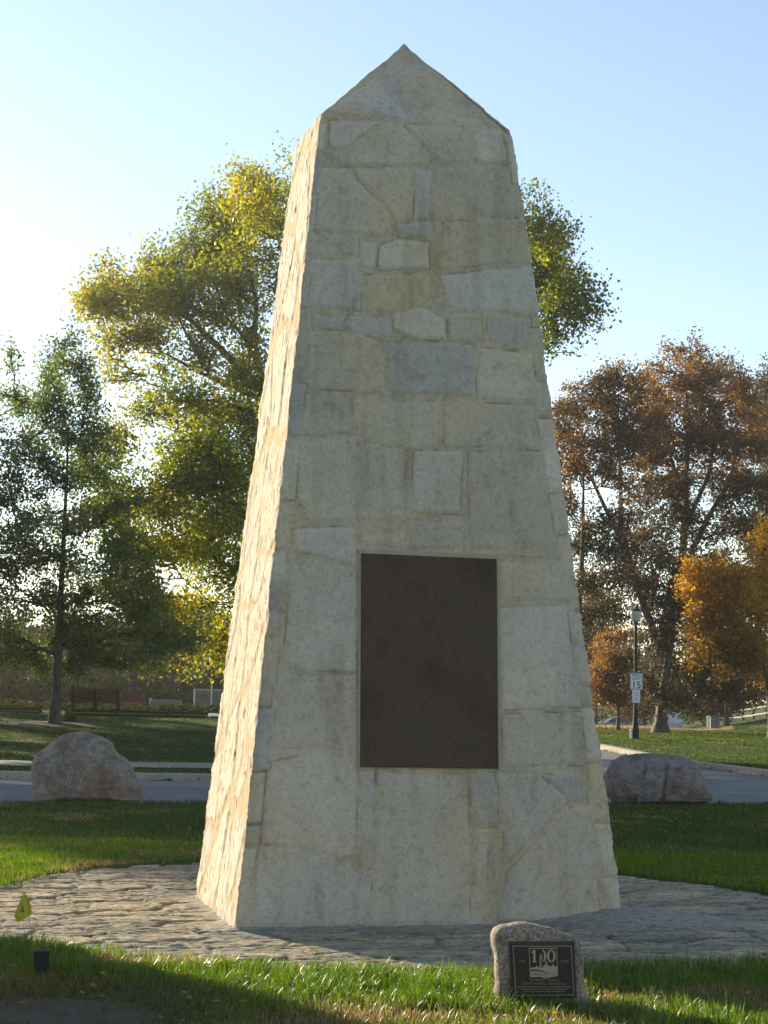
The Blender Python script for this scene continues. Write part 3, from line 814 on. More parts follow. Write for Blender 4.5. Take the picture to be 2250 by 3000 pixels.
zero(935, 492, 46, 66, 0, 2*math.pi)
zero(838, 492, 44, 66, -math.pi/2*.95, math.pi/2*.75)
def text_mesh(txt, size):
    cu = bpy.data.curves.new('t', 'FONT'); cu.body = txt; cu.size = size; cu.align_x = 'CENTER'; cu.extrude = 0.0006
    o = bpy.data.objects.new('t', cu); COL.objects.link(o)
    dg = bpy.context.evaluated_depsgraph_get(); me = bpy.data.meshes.new_from_object(o.evaluated_get(dg))
    bpy.data.objects.remove(o); return me
def put_text(name, txt, size, x, y, z, mat, parent, stretch=1.0, boldy=0.0):
    me = text_mesh(txt, size)
    n = len(me.vertices); co = np.empty(n*3, np.float32); me.vertices.foreach_get('co', co); co = co.reshape(-1, 3)
    out = np.stack([co[:, 0]*stretch+x, y-co[:, 2], co[:, 1]+z], 1)
    me.vertices.foreach_set('co', out.astype(np.float32).ravel()); me.update()
    return link(name, me, mat, parent)
def crop_text(txt, cx_, cy_, h, mat, stretch=1.0):
    x, z = mloc(cx_, cy_); sz = h/3.687/FPX*(MSD-.1)/.70
    put_text('lettering', txt, sz, x, Yp-.001, z, mat, plaque, stretch)
crop_text('1918', 622, 556, 24, DKTAN, 1.1)
crop_text('2018', 1075, 556, 24, DKTAN, 1.1)
crop_text('WORLD WAR I', 858, 752, 24, DKTAN, 1.35)
crop_text('CENTENNIAL MEMORIAL', 858, 790, 24, DKTAN, 1.25)
r3 = random.Random(9); mb = MB()
for row, (x0, x1) in enumerate(((580, 1135), (615, 1100), (640, 1085))):
    x = x0; y = 808+row*24
    while x < x1:
        w = r3.uniform(14, 44)
        mpoly(mb, [(x, y), (min(x+w, x1), y), (min(x+w, x1), y+9), (x, y+9)], Yp+.001, Yp-.0015); x += w+9
mb.build('small_worn_lettering', DKTAN, plaque)

# ------------------------------------------------------------------ trees
def tubes(paths, n=6):
    """paths: list of (pts (k,3), radii (k)) -> V,F numpy"""
    Vs = []; Fs = []; base = 0
    ang = np.linspace(0, 2*math.pi, n, endpoint=False)
    for P, r in paths:
        P = np.asarray(P, float); T = np.gradient(P, axis=0); T /= np.linalg.norm(T, axis=1)[:, None]+1e-9
        ref = np.array([0, 0, 1.0]) if abs(T[0, 2]) < .85 else np.array([1.0, 0, 0])
        a = np.cross(T, ref); a /= np.linalg.norm(a, axis=1)[:, None]+1e-9; b = np.cross(T, a)
        V = P[:, None, :]+np.asarray(r)[:, None, None]*(a[:, None, :]*np.cos(ang)[None, :, None]+b[:, None, :]*np.sin(ang)[None, :, None])
        k = len(P); idx = base+np.arange(k*n).reshape(k, n); nx = np.roll(idx, -1, 1)
        Fs.append(np.stack([idx[:-1], nx[:-1], nx[1:], idx[1:]], -1).reshape(-1, 4)); Vs.append(V.reshape(-1, 3)); base += k*n
    return np.concatenate(Vs), np.concatenate(Fs)
def bez(a, b, c, n):
    t = np.linspace(0, 1, n)[:, None]; return a*(1-t)**2+2*b*t*(1-t)+c*t*t
def leaves(C, size, cols, R, flat=.0):
    """C (n,3) centres; returns V,F,col of folded rhombus leaves"""
    n = len(C)
    a = R.normal(size=(n, 3)); a[:, 2] *= (1-flat)+.0; a /= np.linalg.norm(a, axis=1)[:, None]
    b = R.normal(size=(n, 3)); b -= (b*a).sum(1)[:, None]*a; b /= np.linalg.norm(b, axis=1)[:, None]
    s = size*R.uniform(.6, 1.25, n)[:, None] if np.ndim(size) == 0 else size*R.uniform(.6, 1.25, n)[:, None]
    V = np.stack([C-a*s*.5, C+b*s*.34, C+a*s*.5, C-b*s*.34], 1).reshape(-1, 3)
    F = np.arange(n*4).reshape(n, 4)
    return V, F, np.repeat(cols, 4, 0)
def tree(name, label, cat, px, D, blobs, pal, nleaf, leaf, seed, trunk_r, group=None, sub=9, split=.35, lean=0.0, disp=True, cl=.32, twigs=2, bare=(), trunk_top=None, colfn=None, limbs=()):
    """blobs: (cx,cy,rx,ry,density) in the 1659-wide picture, turned into ellipsoids at real distance D"""
    R = np.random.default_rng(seed)
    g = place(px*1.3562, D); K = 1.3562
    up = np.array([0, 0, 1.0]); ay = np.array([math.sin(YAW), math.cos(YAW), 0])
    B = []; xs_ = [b_[0] for b_ in blobs]; xm = .5*(min(xs_)+max(xs_)); hw = .5*(max(xs_)-min(xs_))+30
    for bl in blobs:
        cx_, cy_, rx, ry = bl[:4]; dens = bl[4] if len(bl) > 4 else 1.0; off = bl[5] if len(bl) > 5 else None
        rr = np.array([rx*K/FPX*D, 0, ry*K/FPX*D]); rr[1] = .5*(rr[0]+rr[2])*.95
        if off is None: off = R.uniform(-1, 1)*(.35*rr[1]+.50*hw*K/FPX*D*math.sqrt(max(0, 1-((cx_-xm)/hw)**2)))
        rr = rr*(1+off/D)
        c = at(cx_*K, cy_*K, D); c = CAM+(c-CAM)*(1+off/D)
        B.append((c-g, rr, dens))
    H = max(b[0][2]+b[1][2] for b in B)
    ttop = trunk_top if trunk_top else H*.72
    cxm = np.average([b[0][:2] for b in B], axis=0, weights=[b[1][0]*b[1][2] for b in B])
    topb = np.array([cxm[0]*.5+lean, cxm[1]*.3, ttop])
    nt_ = 14; tt = np.linspace(0, 1, nt_)
    trunk = np.outer(tt**1.6, [topb[0], topb[1], 0])+np.outer(tt, [0, 0, topb[2]])
    trunk[:, :2] += (.10*trunk_r*6*np.stack([vnoise(tt*3, seed, 0, 1), vnoise(tt*3, seed, 5, 2)], 1))*tt[:, None]
    tr = trunk_r*(1-.86*tt)+trunk_r*.55*np.exp(-tt*H/.30)
    paths = [(trunk, tr)]
    for lp_, ra, rb in limbs:
        Q = np.array([at(a*K, b*K, D)-g for a, b in lp_]); m_ = len(Q)
        Q = Q+ay[None, :]*np.linspace(0, R.uniform(-1.2, 1.2), m_)[:, None]
        tq = np.linspace(0, m_-1, 6*m_); kk = np.arange(m_)
        Q = np.stack([np.interp(tq, kk, Q[:, k]) for k in range(3)], 1); Q[1:-1] = (Q[:-2]+Q[1:-1]+Q[2:])/3
        Q[:, :2] += .05*np.stack([vnoise(tq*2.2, seed, 1, 5), vnoise(tq*2.2, seed, 2, 6)], 1)
        paths.append((Q, np.linspace(ra, rb, len(Q))))
    pts = []
    wts = np.array([b[1][0]*b[1][2]*b[2] for b in B]); wts /= wts.sum()
    order_ = sorted(range(len(B)), key=lambda i_: np.hypot(B[i_][0][0], B[i_][0][1])*.8+abs(B[i_][0][2]-ttop*.45))
    for i_ in order_:
        (c, rr, dens), w = B[i_], wts[i_]
        NP, NR = [], []
        for q_, (pp, rad_) in enumerate(paths):
            if len(pp) < 10: continue
            a0 = 3
            NP.append(np.asarray(pp)[a0:-1]); NR.append(np.asarray(rad_)[a0:-1])
        NP = np.concatenate(NP); NR = np.concatenate(NR)
        cost = np.linalg.norm(NP-c, axis=1)+1.1*np.maximum(0, NP[:, 2]-(c[2]-.25*np.hypot(*(NP[:, :2]-c[:2]).T)))+8*(NP[:, 2] < ttop*.16)
        kb = int(np.argmin(cost))
        s = NP[kb]; r0 = min(NR[kb]*.75, .12)
        mid = s*.45+c*.55+np.array([0, 0, -.10*np.linalg.norm(c-s)])+R.normal(size=3)*.05*np.linalg.norm(c-s)
        end = c+np.array([0, 0, rr[2]*.35])
        lm = bez(s, mid, end, 12); lm += R.normal(size=lm.shape)*.07*np.sin(np.linspace(0, math.pi, 12))[:, None]
        paths.append((lm, np.linspace(max(r0, .028), .016, 12)))
        nsub = max(3, int(sub*(.5+len(B)*w)))
        nl = int(nleaf*w); per = nl//(nsub*(twigs+1)*3)+1
        for k in range(nsub):
            d = R.normal(size=3); d /= np.linalg.norm(d); rad = R.uniform(.3, 1.45)**.6
            tip = c+d*rr*rad
            q = lm[R.integers(4, 12)]
            m2 = (q+tip)*.5+np.array([0, 0, .12*np.linalg.norm(tip-q)*R.uniform(-.3, 1)])
            sb = bez(q, m2, tip, 7); paths.append((sb, np.linspace(.020, .007, 7)*(1+trunk_r)))
            for _ in range(twigs+1):
                j = R.integers(2, 7); d2 = R.normal(size=3)*np.array([.24, .24, .20])*rr.mean()+np.array([0, 0, .04])
                tp = sb[j]+d2 if _ else tip
                if _: paths.append((bez(sb[j], (sb[j]+tp)*.5+np.array([0, 0, .05]), tp, 4), np.linspace(.008, .004, 4)))
                for e in range(3):
                    cpos = (sb[j]*(1-(.45+.27*e))+tp*(.45+.27*e)) if _ else tip+R.normal(size=3)*.3*cl*2
                    m_ = max(1, int(per*R.uniform(.4, 1.7)))
                    pts.append(cpos+np.clip(R.normal(size=(m_, 3)), -2.2, 2.2)*cl*np.array([1, 1, .82])*R.uniform(.7, 1.25))
    Lc = np.concatenate(pts)
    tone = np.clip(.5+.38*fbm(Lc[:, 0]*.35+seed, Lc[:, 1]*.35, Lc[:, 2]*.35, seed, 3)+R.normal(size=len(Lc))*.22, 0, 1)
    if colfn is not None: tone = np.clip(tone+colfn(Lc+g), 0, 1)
    pal = np.array(pal); xs = np.linspace(0, 1, len(pal))
    cols = np.stack([np.interp(tone, xs, pal[:, k]) for k in range(3)], 1)*R.uniform(.75, 1.25, len(Lc))[:, None]
    root = empty(name, g, label, cat, group)
    V, F = tubes(paths); link('trunk', npmesh('trunk', V, F), BARK, root, True)
    V, F, C = leaves(Lc, leaf, cols, R); link('crown', npmesh('crown', V, F, C), LEAFFAR if D > 105 else LEAF, root)
    return root
def copy_tree(o, parent=None):
    c = o.copy(); COL.objects.link(c)
    if parent is not None: c.parent = parent
    for ch in [x for x in bpy.data.objects if x.parent == o]: copy_tree(ch, c)
    return c

OLIVE = [(.095, .13, .032), (.155, .185, .034), (.25, .24, .037), (.37, .29, .04)]
DKGREEN = [(.065, .092, .048), (.095, .13, .052), (.14, .175, .058), (.18, .195, .065)]
RUSSET = [(.040, .038, .024), (.062, .052, .030), (.108, .072, .038), (.22, .125, .05)]
GOLD = [(.12, .075, .024), (.24, .13, .028), (.38, .205, .035), (.48, .30, .045)]
REDD = [(.075, .045, .032), (.13, .07, .042), (.20, .11, .05), (.29, .18, .06)]

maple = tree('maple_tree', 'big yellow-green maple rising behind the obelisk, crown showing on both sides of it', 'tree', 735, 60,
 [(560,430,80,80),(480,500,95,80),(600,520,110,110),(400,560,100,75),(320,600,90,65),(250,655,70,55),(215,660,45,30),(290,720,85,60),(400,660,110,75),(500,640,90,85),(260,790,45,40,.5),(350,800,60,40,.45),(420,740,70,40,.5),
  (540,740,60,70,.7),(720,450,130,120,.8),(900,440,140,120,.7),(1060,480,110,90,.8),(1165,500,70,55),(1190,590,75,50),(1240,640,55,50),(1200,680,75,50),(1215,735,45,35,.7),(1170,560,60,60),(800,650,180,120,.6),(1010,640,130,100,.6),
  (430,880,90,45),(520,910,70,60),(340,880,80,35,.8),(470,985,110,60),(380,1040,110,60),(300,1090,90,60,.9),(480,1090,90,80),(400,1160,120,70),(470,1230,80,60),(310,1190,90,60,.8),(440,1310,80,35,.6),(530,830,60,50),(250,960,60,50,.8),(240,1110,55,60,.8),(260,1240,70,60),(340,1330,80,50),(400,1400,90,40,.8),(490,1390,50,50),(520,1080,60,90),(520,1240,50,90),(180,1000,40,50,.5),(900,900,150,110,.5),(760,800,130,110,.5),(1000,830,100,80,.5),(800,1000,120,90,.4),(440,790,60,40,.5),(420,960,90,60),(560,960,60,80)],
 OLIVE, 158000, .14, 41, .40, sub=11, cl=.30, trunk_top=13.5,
 colfn=lambda P: .25*sstep(4, 14, -(P[:, 0]-12))-.10+.10*sstep(9, 6, P[:, 2])-.24*sstep(11, 17, P[:, 0]),  # leaves at the left and low down toned up as painted sunlight
 limbs=[([(735,1330),(700,1150),(600,900),(568,847),(520,803),(480,759),(416,703),(392,679),(340,600)],.26,.03),([(456,815),(428,775),(392,695),(360,635)],.08,.02),([(560,860),(456,815),(400,783),(352,755),(310,750)],.10,.02),([(600,900),(568,827),(552,767),(520,727),(496,695),(460,600)],.14,.02),([(568,840),(545,735),(556,655),(530,560),(516,470)],.15,.02),([(650,1000),(540,891),(480,871),(420,867),(340,880)],.12,.02)])
pear = tree('pear_tree', 'dark green upright young tree in a mulch ring on the left lawn', 'tree', 118, 56,
 [(142,745,38,32),(150,790,55,40),(115,810,45,38),(180,850,50,45),(130,870,80,45),(60,880,60,42),(30,860,35,30,.7),(140,945,95,48),(50,960,70,48),(200,930,60,45),(100,1030,110,50),(215,1020,75,50),(20,1050,60,50),(140,1120,120,50),(240,1110,80,45),
  (30,1150,80,50),(110,1210,140,48),(250,1200,90,45),(0,1240,70,45),(60,1300,110,45),(200,1290,110,45),(310,1290,80,40),(350,1360,80,40),(250,1370,90,40),(120,1370,100,38),(400,1400,50,30,.7),(20,1380,70,40),(330,1420,70,25,.6),(25,765,7,34,2.5),(60,1425,70,30,1.3),(160,1440,80,25,1.3),(260,1425,80,30,1.3),(190,1340,80,35),(330,1330,60,40)],
 DKGREEN, 52000, .115, 42, .17, sub=9, cl=.20, trunk_top=10.0)
# narrow dark shrub at the foot of the pear tree
# oaks on the right
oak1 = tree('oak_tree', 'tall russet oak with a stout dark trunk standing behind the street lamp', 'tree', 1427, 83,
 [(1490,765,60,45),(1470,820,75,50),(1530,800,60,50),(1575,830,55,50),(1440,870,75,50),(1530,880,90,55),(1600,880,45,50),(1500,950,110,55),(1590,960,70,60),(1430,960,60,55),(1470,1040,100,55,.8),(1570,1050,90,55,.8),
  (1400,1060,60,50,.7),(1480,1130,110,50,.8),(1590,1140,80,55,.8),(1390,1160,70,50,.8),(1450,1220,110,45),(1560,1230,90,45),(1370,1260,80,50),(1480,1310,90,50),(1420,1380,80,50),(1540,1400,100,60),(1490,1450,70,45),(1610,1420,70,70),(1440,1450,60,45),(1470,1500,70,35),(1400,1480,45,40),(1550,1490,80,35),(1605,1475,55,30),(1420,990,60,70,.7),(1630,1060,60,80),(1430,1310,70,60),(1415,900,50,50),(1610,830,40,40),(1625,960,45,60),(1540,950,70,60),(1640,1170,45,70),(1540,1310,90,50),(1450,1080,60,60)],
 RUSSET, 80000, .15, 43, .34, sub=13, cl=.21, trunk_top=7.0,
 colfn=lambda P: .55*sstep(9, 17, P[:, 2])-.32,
 limbs=[([(1427,1420),(1440,1320),(1477,1192),(1482,1060),(1486,932),(1480,810)],.30,.04),([(1440,1320),(1512,1149),(1577,1040),(1600,940)],.20,.03),([(1427,1400),(1377,1278),(1342,1149),(1333,975),(1329,860)],.22,.03),([(1377,1278),(1325,1131),(1273,1019),(1248,940)],.15,.03),([(1478,1150),(1530,1020),(1550,900),(1570,830)],.13,.02),([(1482,1080),(1440,960),(1430,880)],.10,.02)])
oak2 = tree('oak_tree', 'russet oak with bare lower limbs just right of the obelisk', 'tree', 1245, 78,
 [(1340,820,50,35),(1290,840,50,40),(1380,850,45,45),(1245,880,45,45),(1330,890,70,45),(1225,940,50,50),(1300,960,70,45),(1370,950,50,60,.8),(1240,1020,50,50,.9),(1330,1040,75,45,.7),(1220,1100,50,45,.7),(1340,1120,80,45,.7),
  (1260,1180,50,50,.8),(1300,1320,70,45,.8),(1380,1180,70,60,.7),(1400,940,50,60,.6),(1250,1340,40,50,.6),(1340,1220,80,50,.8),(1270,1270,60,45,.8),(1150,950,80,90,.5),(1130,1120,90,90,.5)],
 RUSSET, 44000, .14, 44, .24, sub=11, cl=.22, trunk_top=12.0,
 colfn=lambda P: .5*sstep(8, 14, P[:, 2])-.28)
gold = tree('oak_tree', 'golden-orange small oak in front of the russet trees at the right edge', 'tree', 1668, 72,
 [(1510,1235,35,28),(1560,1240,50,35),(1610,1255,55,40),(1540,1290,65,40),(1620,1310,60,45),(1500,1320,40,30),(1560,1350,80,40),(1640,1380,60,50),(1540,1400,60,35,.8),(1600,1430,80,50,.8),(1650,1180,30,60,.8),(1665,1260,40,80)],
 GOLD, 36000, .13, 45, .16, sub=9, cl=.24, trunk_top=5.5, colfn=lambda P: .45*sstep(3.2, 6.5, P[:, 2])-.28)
red = tree('small_maple_tree', 'low red-brown ornamental tree left of the lamp post', 'tree', 1335, 92,
 [(1340,1385,40,30),(1300,1420,35,30),(1360,1430,50,35),(1310,1465,50,35),(1370,1480,50,30),(1290,1500,35,25),(1340,1510,50,22),(1330,1440,60,50)],
 REDD, 24000, .13, 46, .10, sub=8, cl=.26, trunk_top=3.5)
far_r = tree('oak_tree', 'dark russet tree cut off by the right edge of the picture', 'tree', 1675, 98,
 [(1645,830,35,40),(1655,900,50,50),(1670,980,60,60),(1650,1080,60,60),(1680,1180,70,70),(1640,1280,50,60,.7),(1700,900,60,80)],
 RUSSET, 34000, .16, 47, .3, sub=8, cl=.34, trunk_top=13, colfn=lambda P: -.25+0*P[:, 0])

# background trees: each its own crown and trunk
bgspec = [
 # px, D, list of blobs, palette, label
 ('bare grey-green tree standing left of the chain link fence', 452, 118, [(450,1380,40,35,.7),(440,1430,50,40),(470,1470,40,30),(455,1330,30,25,.5)], [(.07,.07,.045),(.11,.11,.07),(.14,.13,.08)], 6000),
 ('hazy olive tree far behind the brown benches', 205, 125, [(190,1420,50,40),(230,1460,55,35),(160,1470,45,30),(215,1500,60,18)], [(.06,.075,.03),(.10,.11,.04),(.17,.16,.06)], 9000),
 ('dark tree far behind the gap between the benches', 320, 122, [(300,1430,50,40),(345,1460,55,40),(310,1490,60,25)], [(.03,.042,.022),(.055,.07,.035),(.09,.10,.05)], 9000),
 ('golden-olive tree beyond the timber edge at the far left', 45, 112, [(30,1430,60,40),(80,1460,55,35),(10,1480,60,30),(60,1495,70,20)], [(.06,.06,.02),(.13,.11,.03),(.22,.18,.04)], 11000),
 ('small yellow tree right of the stout oak trunk', 1530, 118, [(1515,1530,40,20),(1550,1525,45,22),(1580,1500,50,25)], [(.10,.09,.02),(.22,.17,.03),(.34,.24,.04)], 7000),
 ('brown tree behind the lamp post with a bare trunk', 1390, 120, [(1390,1480,50,40),(1440,1500,50,35),(1370,1530,40,20),(1420,1450,50,40)], [(.05,.03,.015),(.10,.055,.02),(.16,.09,.03)], 9000),
 ('dark brown tree behind the golden oak', 1570, 112, [(1560,1450,60,45),(1620,1470,60,45),(1500,1470,50,40)], [(.035,.03,.016),(.07,.05,.02),(.12,.08,.025)], 12000),
 ('olive tree seen in the gap at the right edge of the obelisk', 1290, 130, [(1280,1330,50,45,.8),(1300,1400,45,45),(1290,1480,45,30),(1250,1380,50,60)], [(.05,.055,.03),(.09,.085,.035),(.16,.12,.04)], 10000),
]
for k, (lab, px, D, bl, pal, nl) in enumerate(bgspec):
    tree('background_tree', lab, 'tree', px, D, bl, [tuple(.7*q_ for q_ in p_) for p_ in pal], int(nl*1.4), .19, 60+k, .16, group='trees beyond the lawns', sub=8, cl=.45, twigs=1, trunk_top=4.5)

# distant wood: a long uncountable belt of trees and scrub beyond everything
def wood_belt():
    R = np.random.default_rng(77); Cs = []; Ks = []
    def belt(L0, L1, D0, D1, h0, h1, n, pal, zoff=0.0):
        m = n
        L = R.uniform(L0, L1, m); D = R.uniform(D0, D1, m)
        hh = (h0+(h1-h0)*(.5+.5*fbm(L*.16, D*.05, 0, 81, 3)))
        z = R.uniform(0, 1, m)**.8*hh
        x, y = XY(L, D); p = np.stack([x, y, base_z(L, D)+z+zoff], 1)
        # clump
        cn = fbm(L*.5, D*.5, z*.5, 83, 3); keep = cn > -.25
        pal = np.array(pal); t = np.clip(.5+.5*fbm(L*.12, z*.3, D*.1, 85, 3)+R.normal(size=m)*.15, 0, 1)
        c = np.stack([np.interp(t, np.linspace(0, 1, len(pal)), pal[:, k]) for k in range(3)], 1)
        Cs.append(p[keep]); Ks.append(c[keep])
    belt(-30, 3, 88, 104, .7, 2.4, 16000, [(.008,.010,.006),(.015,.018,.009),(.03,.03,.015)])
    belt(-20, 3, 70, 90, .08, .35, 9000, [(.03,.035,.015),(.05,.055,.02)])
    belt(-62, 12, 142, 170, 5, 10, 120000, [(.010,.012,.008),(.02,.024,.013),(.045,.042,.02)])
    belt(6, 95, 185, 215, 5, 10, 60000, [(.06,.045,.025),(.10,.08,.04),(.15,.12,.05)], .6)
    C = np.concatenate(Cs); K = np.concatenate(Ks)
    V, F, c = leaves(C, np.where(np.arange(len(C)) < 16000, .26, .42)[:, None], K, R)
    tag(link('distant_wood', npmesh('distant_wood', V, F, c), LEAFFAR), 'blurred far belt of autumn woodland along the horizon', 'woodland', kind='stuff')
wood_belt()

# trees outside the frame on the left that throw the shade across the road, boulders and lawn
for k, (x, y, sc_, rz, lab) in enumerate([(-10.0, 33.0, .62, .72, 'olive maple off to the left shading the boulder'), (-10.5, 45.0, .72, 2.3, 'olive maple far off to the left shading the road'), (-9.5, 60.0, .6, 4.0, 'olive maple farthest off to the left beyond the path'), (-11.5, 37.0, .6, 5.2, 'smaller olive maple off to the left between two others'), (-13.5, 47.0, .8, .72, 'wide olive maple off to the left behind the others'), (-12.2, 37.5, .71, .72, 'tall olive maple off to the left casting the shade behind the flagstones'), (-11.5, 53.0, .72, 3.1, 'olive maple off to the left opposite the pear tree')]):
    c = copy_tree(maple); c.location = (x, y, gz(x, y)); c.scale = (sc_,)*3; c.rotation_euler = (0, 0, rz)
    tag(c, lab, 'tree', 'maples outside the left edge of the picture')

# clipped evergreen just outside the frame whose shadow falls on the lower left corner
def evergreen(x, y, h, r):
    R = np.random.default_rng(99); n = 42000
    z = R.uniform(0, 1, n)**.9*h; rad = r*np.sqrt(R.uniform(.25, 1, n))*np.clip(1-(z/h)**2.6, 0, 1)**.5
    a = R.uniform(0, 2*math.pi, n); rad = rad*(1+.10*vnoise(np.cos(a)*2, np.sin(a)*2, z, 3))
    C = np.stack([rad*np.cos(a), rad*np.sin(a), z+.1], 1)
    V, F, c = leaves(C, .15, np.tile([.03, .05, .02], (n, 1))*R.uniform(.7, 1.3, n)[:, None], R)
    root = empty('evergreen_tree', (x, y, 0), 'clipped dark evergreen just outside the lower left of the picture', 'tree')
    link('crown', npmesh('crown', V, F, c), LEAFFAR, root)
    mb = MB(); mb.tube([(0, 0, -.1), (0.02, 0, h*.4), (0, 0, h*.85)], [.11, .08, .03]); mb.build('trunk', BARK, root)
evergreen(-8.05, 5.0, 7.0, 1.7)

# mulch rings
def disc(px, D, r, name):
    g = place(px, D); V = [(g[0], g[1], g[2]+.05)]; n = 40; R = random.Random(int(px))
    for ring, (rr, zz) in enumerate(((.6, .045), (1.0, .012))):
        for i in range(n):
            a = 2*math.pi*i/n; q = r*rr*(1+R.uniform(-.08, .08)); x = g[0]+q*math.cos(a); y = g[1]+q*math.sin(a)
            V.append((x, y, gz(x, y)+zz))
    F = [(0, 1+i, 1+(i+1) % n) for i in range(n)]+[(1+i, 1+n+i, 1+n+(i+1) % n, 1+(i+1) % n) for i in range(n)]
    o = link(name, npmesh(name, np.array(V), F), MULCH); tag(o, kind='structure')
disc(165, 56, 1.7, 'mulch_ring_left'); disc(1935, 83, 1.6, 'mulch_ring_right')

def shrub(name, px, D, w, h, pal, n, leaf, label, cat, seed, group=None):
    R = np.random.default_rng(seed); g = place(px, D)
    root = empty(name, g, label, cat, group)
    d = R.normal(size=(n, 3)); d /= np.linalg.norm(d, axis=1)[:, None]; d[:, 2] = np.abs(d[:, 2])
    rr = R.uniform(.3, 1, n)**.4*(1+.25*fbm(d[:, 0]*2, d[:, 1]*2, d[:, 2]*2, seed, 3))
    C = d*rr[:, None]*np.array([w/2, w/2, h])
    pal = np.array(pal); c = pal[R.integers(0, len(pal), n)]*R.uniform(.8, 1.2, n)[:, None]
    V, F, cc = leaves(C, leaf, c, R); link('foliage', npmesh('foliage', V, F, cc), LEAF, root)
    mb = MB()
    for i in range(7):
        a = R.uniform(0, 6.28); mb.tube([(0.03*math.cos(a), .03*math.sin(a), -.03), (w*.15*math.cos(a), w*.15*math.sin(a), h*.5), (w*.3*math.cos(a), w*.3*math.sin(a), h*.85)], [.018, .012, .005], 5)
    mb.build('stems', BARK, root); return root
shrub('shrub', 203, 57, .5, .42, DKGREEN[:3], 900, .07, 'small dark shrub growing against the trunk of the left tree', 'shrub', 5)

# pinkish tall grass in front of the far car
def tall_grass():
    R = np.random.default_rng(12); n = 26000
    L = R.uniform(8, 32, n); D = R.uniform(99, 106, n); m = (L/D > .10) & (L/D < .205)
    L, D = L[m], D[m]; n = len(L); x, y = XY(L, D); z = base_z(L, D)
    fade = (1-sstep(.150, .175, L/D)*.45)*.62
    h = R.uniform(.25, .55, n)*fade*(.8+.3*vnoise(L*.8, D*.8, 0, 2)); a = R.uniform(0, 6.28, n); w = .03
    lean = R.normal(size=(n, 2))*.12
    V = np.stack([np.stack([x-w*np.cos(a), y-w*np.sin(a), z], 1), np.stack([x+w*np.cos(a), y+w*np.sin(a), z], 1), np.stack([x+lean[:, 0], y+lean[:, 1], z+h], 1)], 1).reshape(-1, 3)
    c = np.array([(.34, .22, .15), (.26, .19, .11), (.20, .17, .08)])[R.integers(0, 3, n)]*R.uniform(.8, 1.2, n)[:, None]
    tag(link('tall_grass', npmesh('tall_grass', V, np.arange(n*3).reshape(n, 3), np.repeat(c, 3, 0)), LEAF), 'pinkish dry tall grass along the far edge of the lawn', 'tall grass', kind='stuff')
tall_grass()

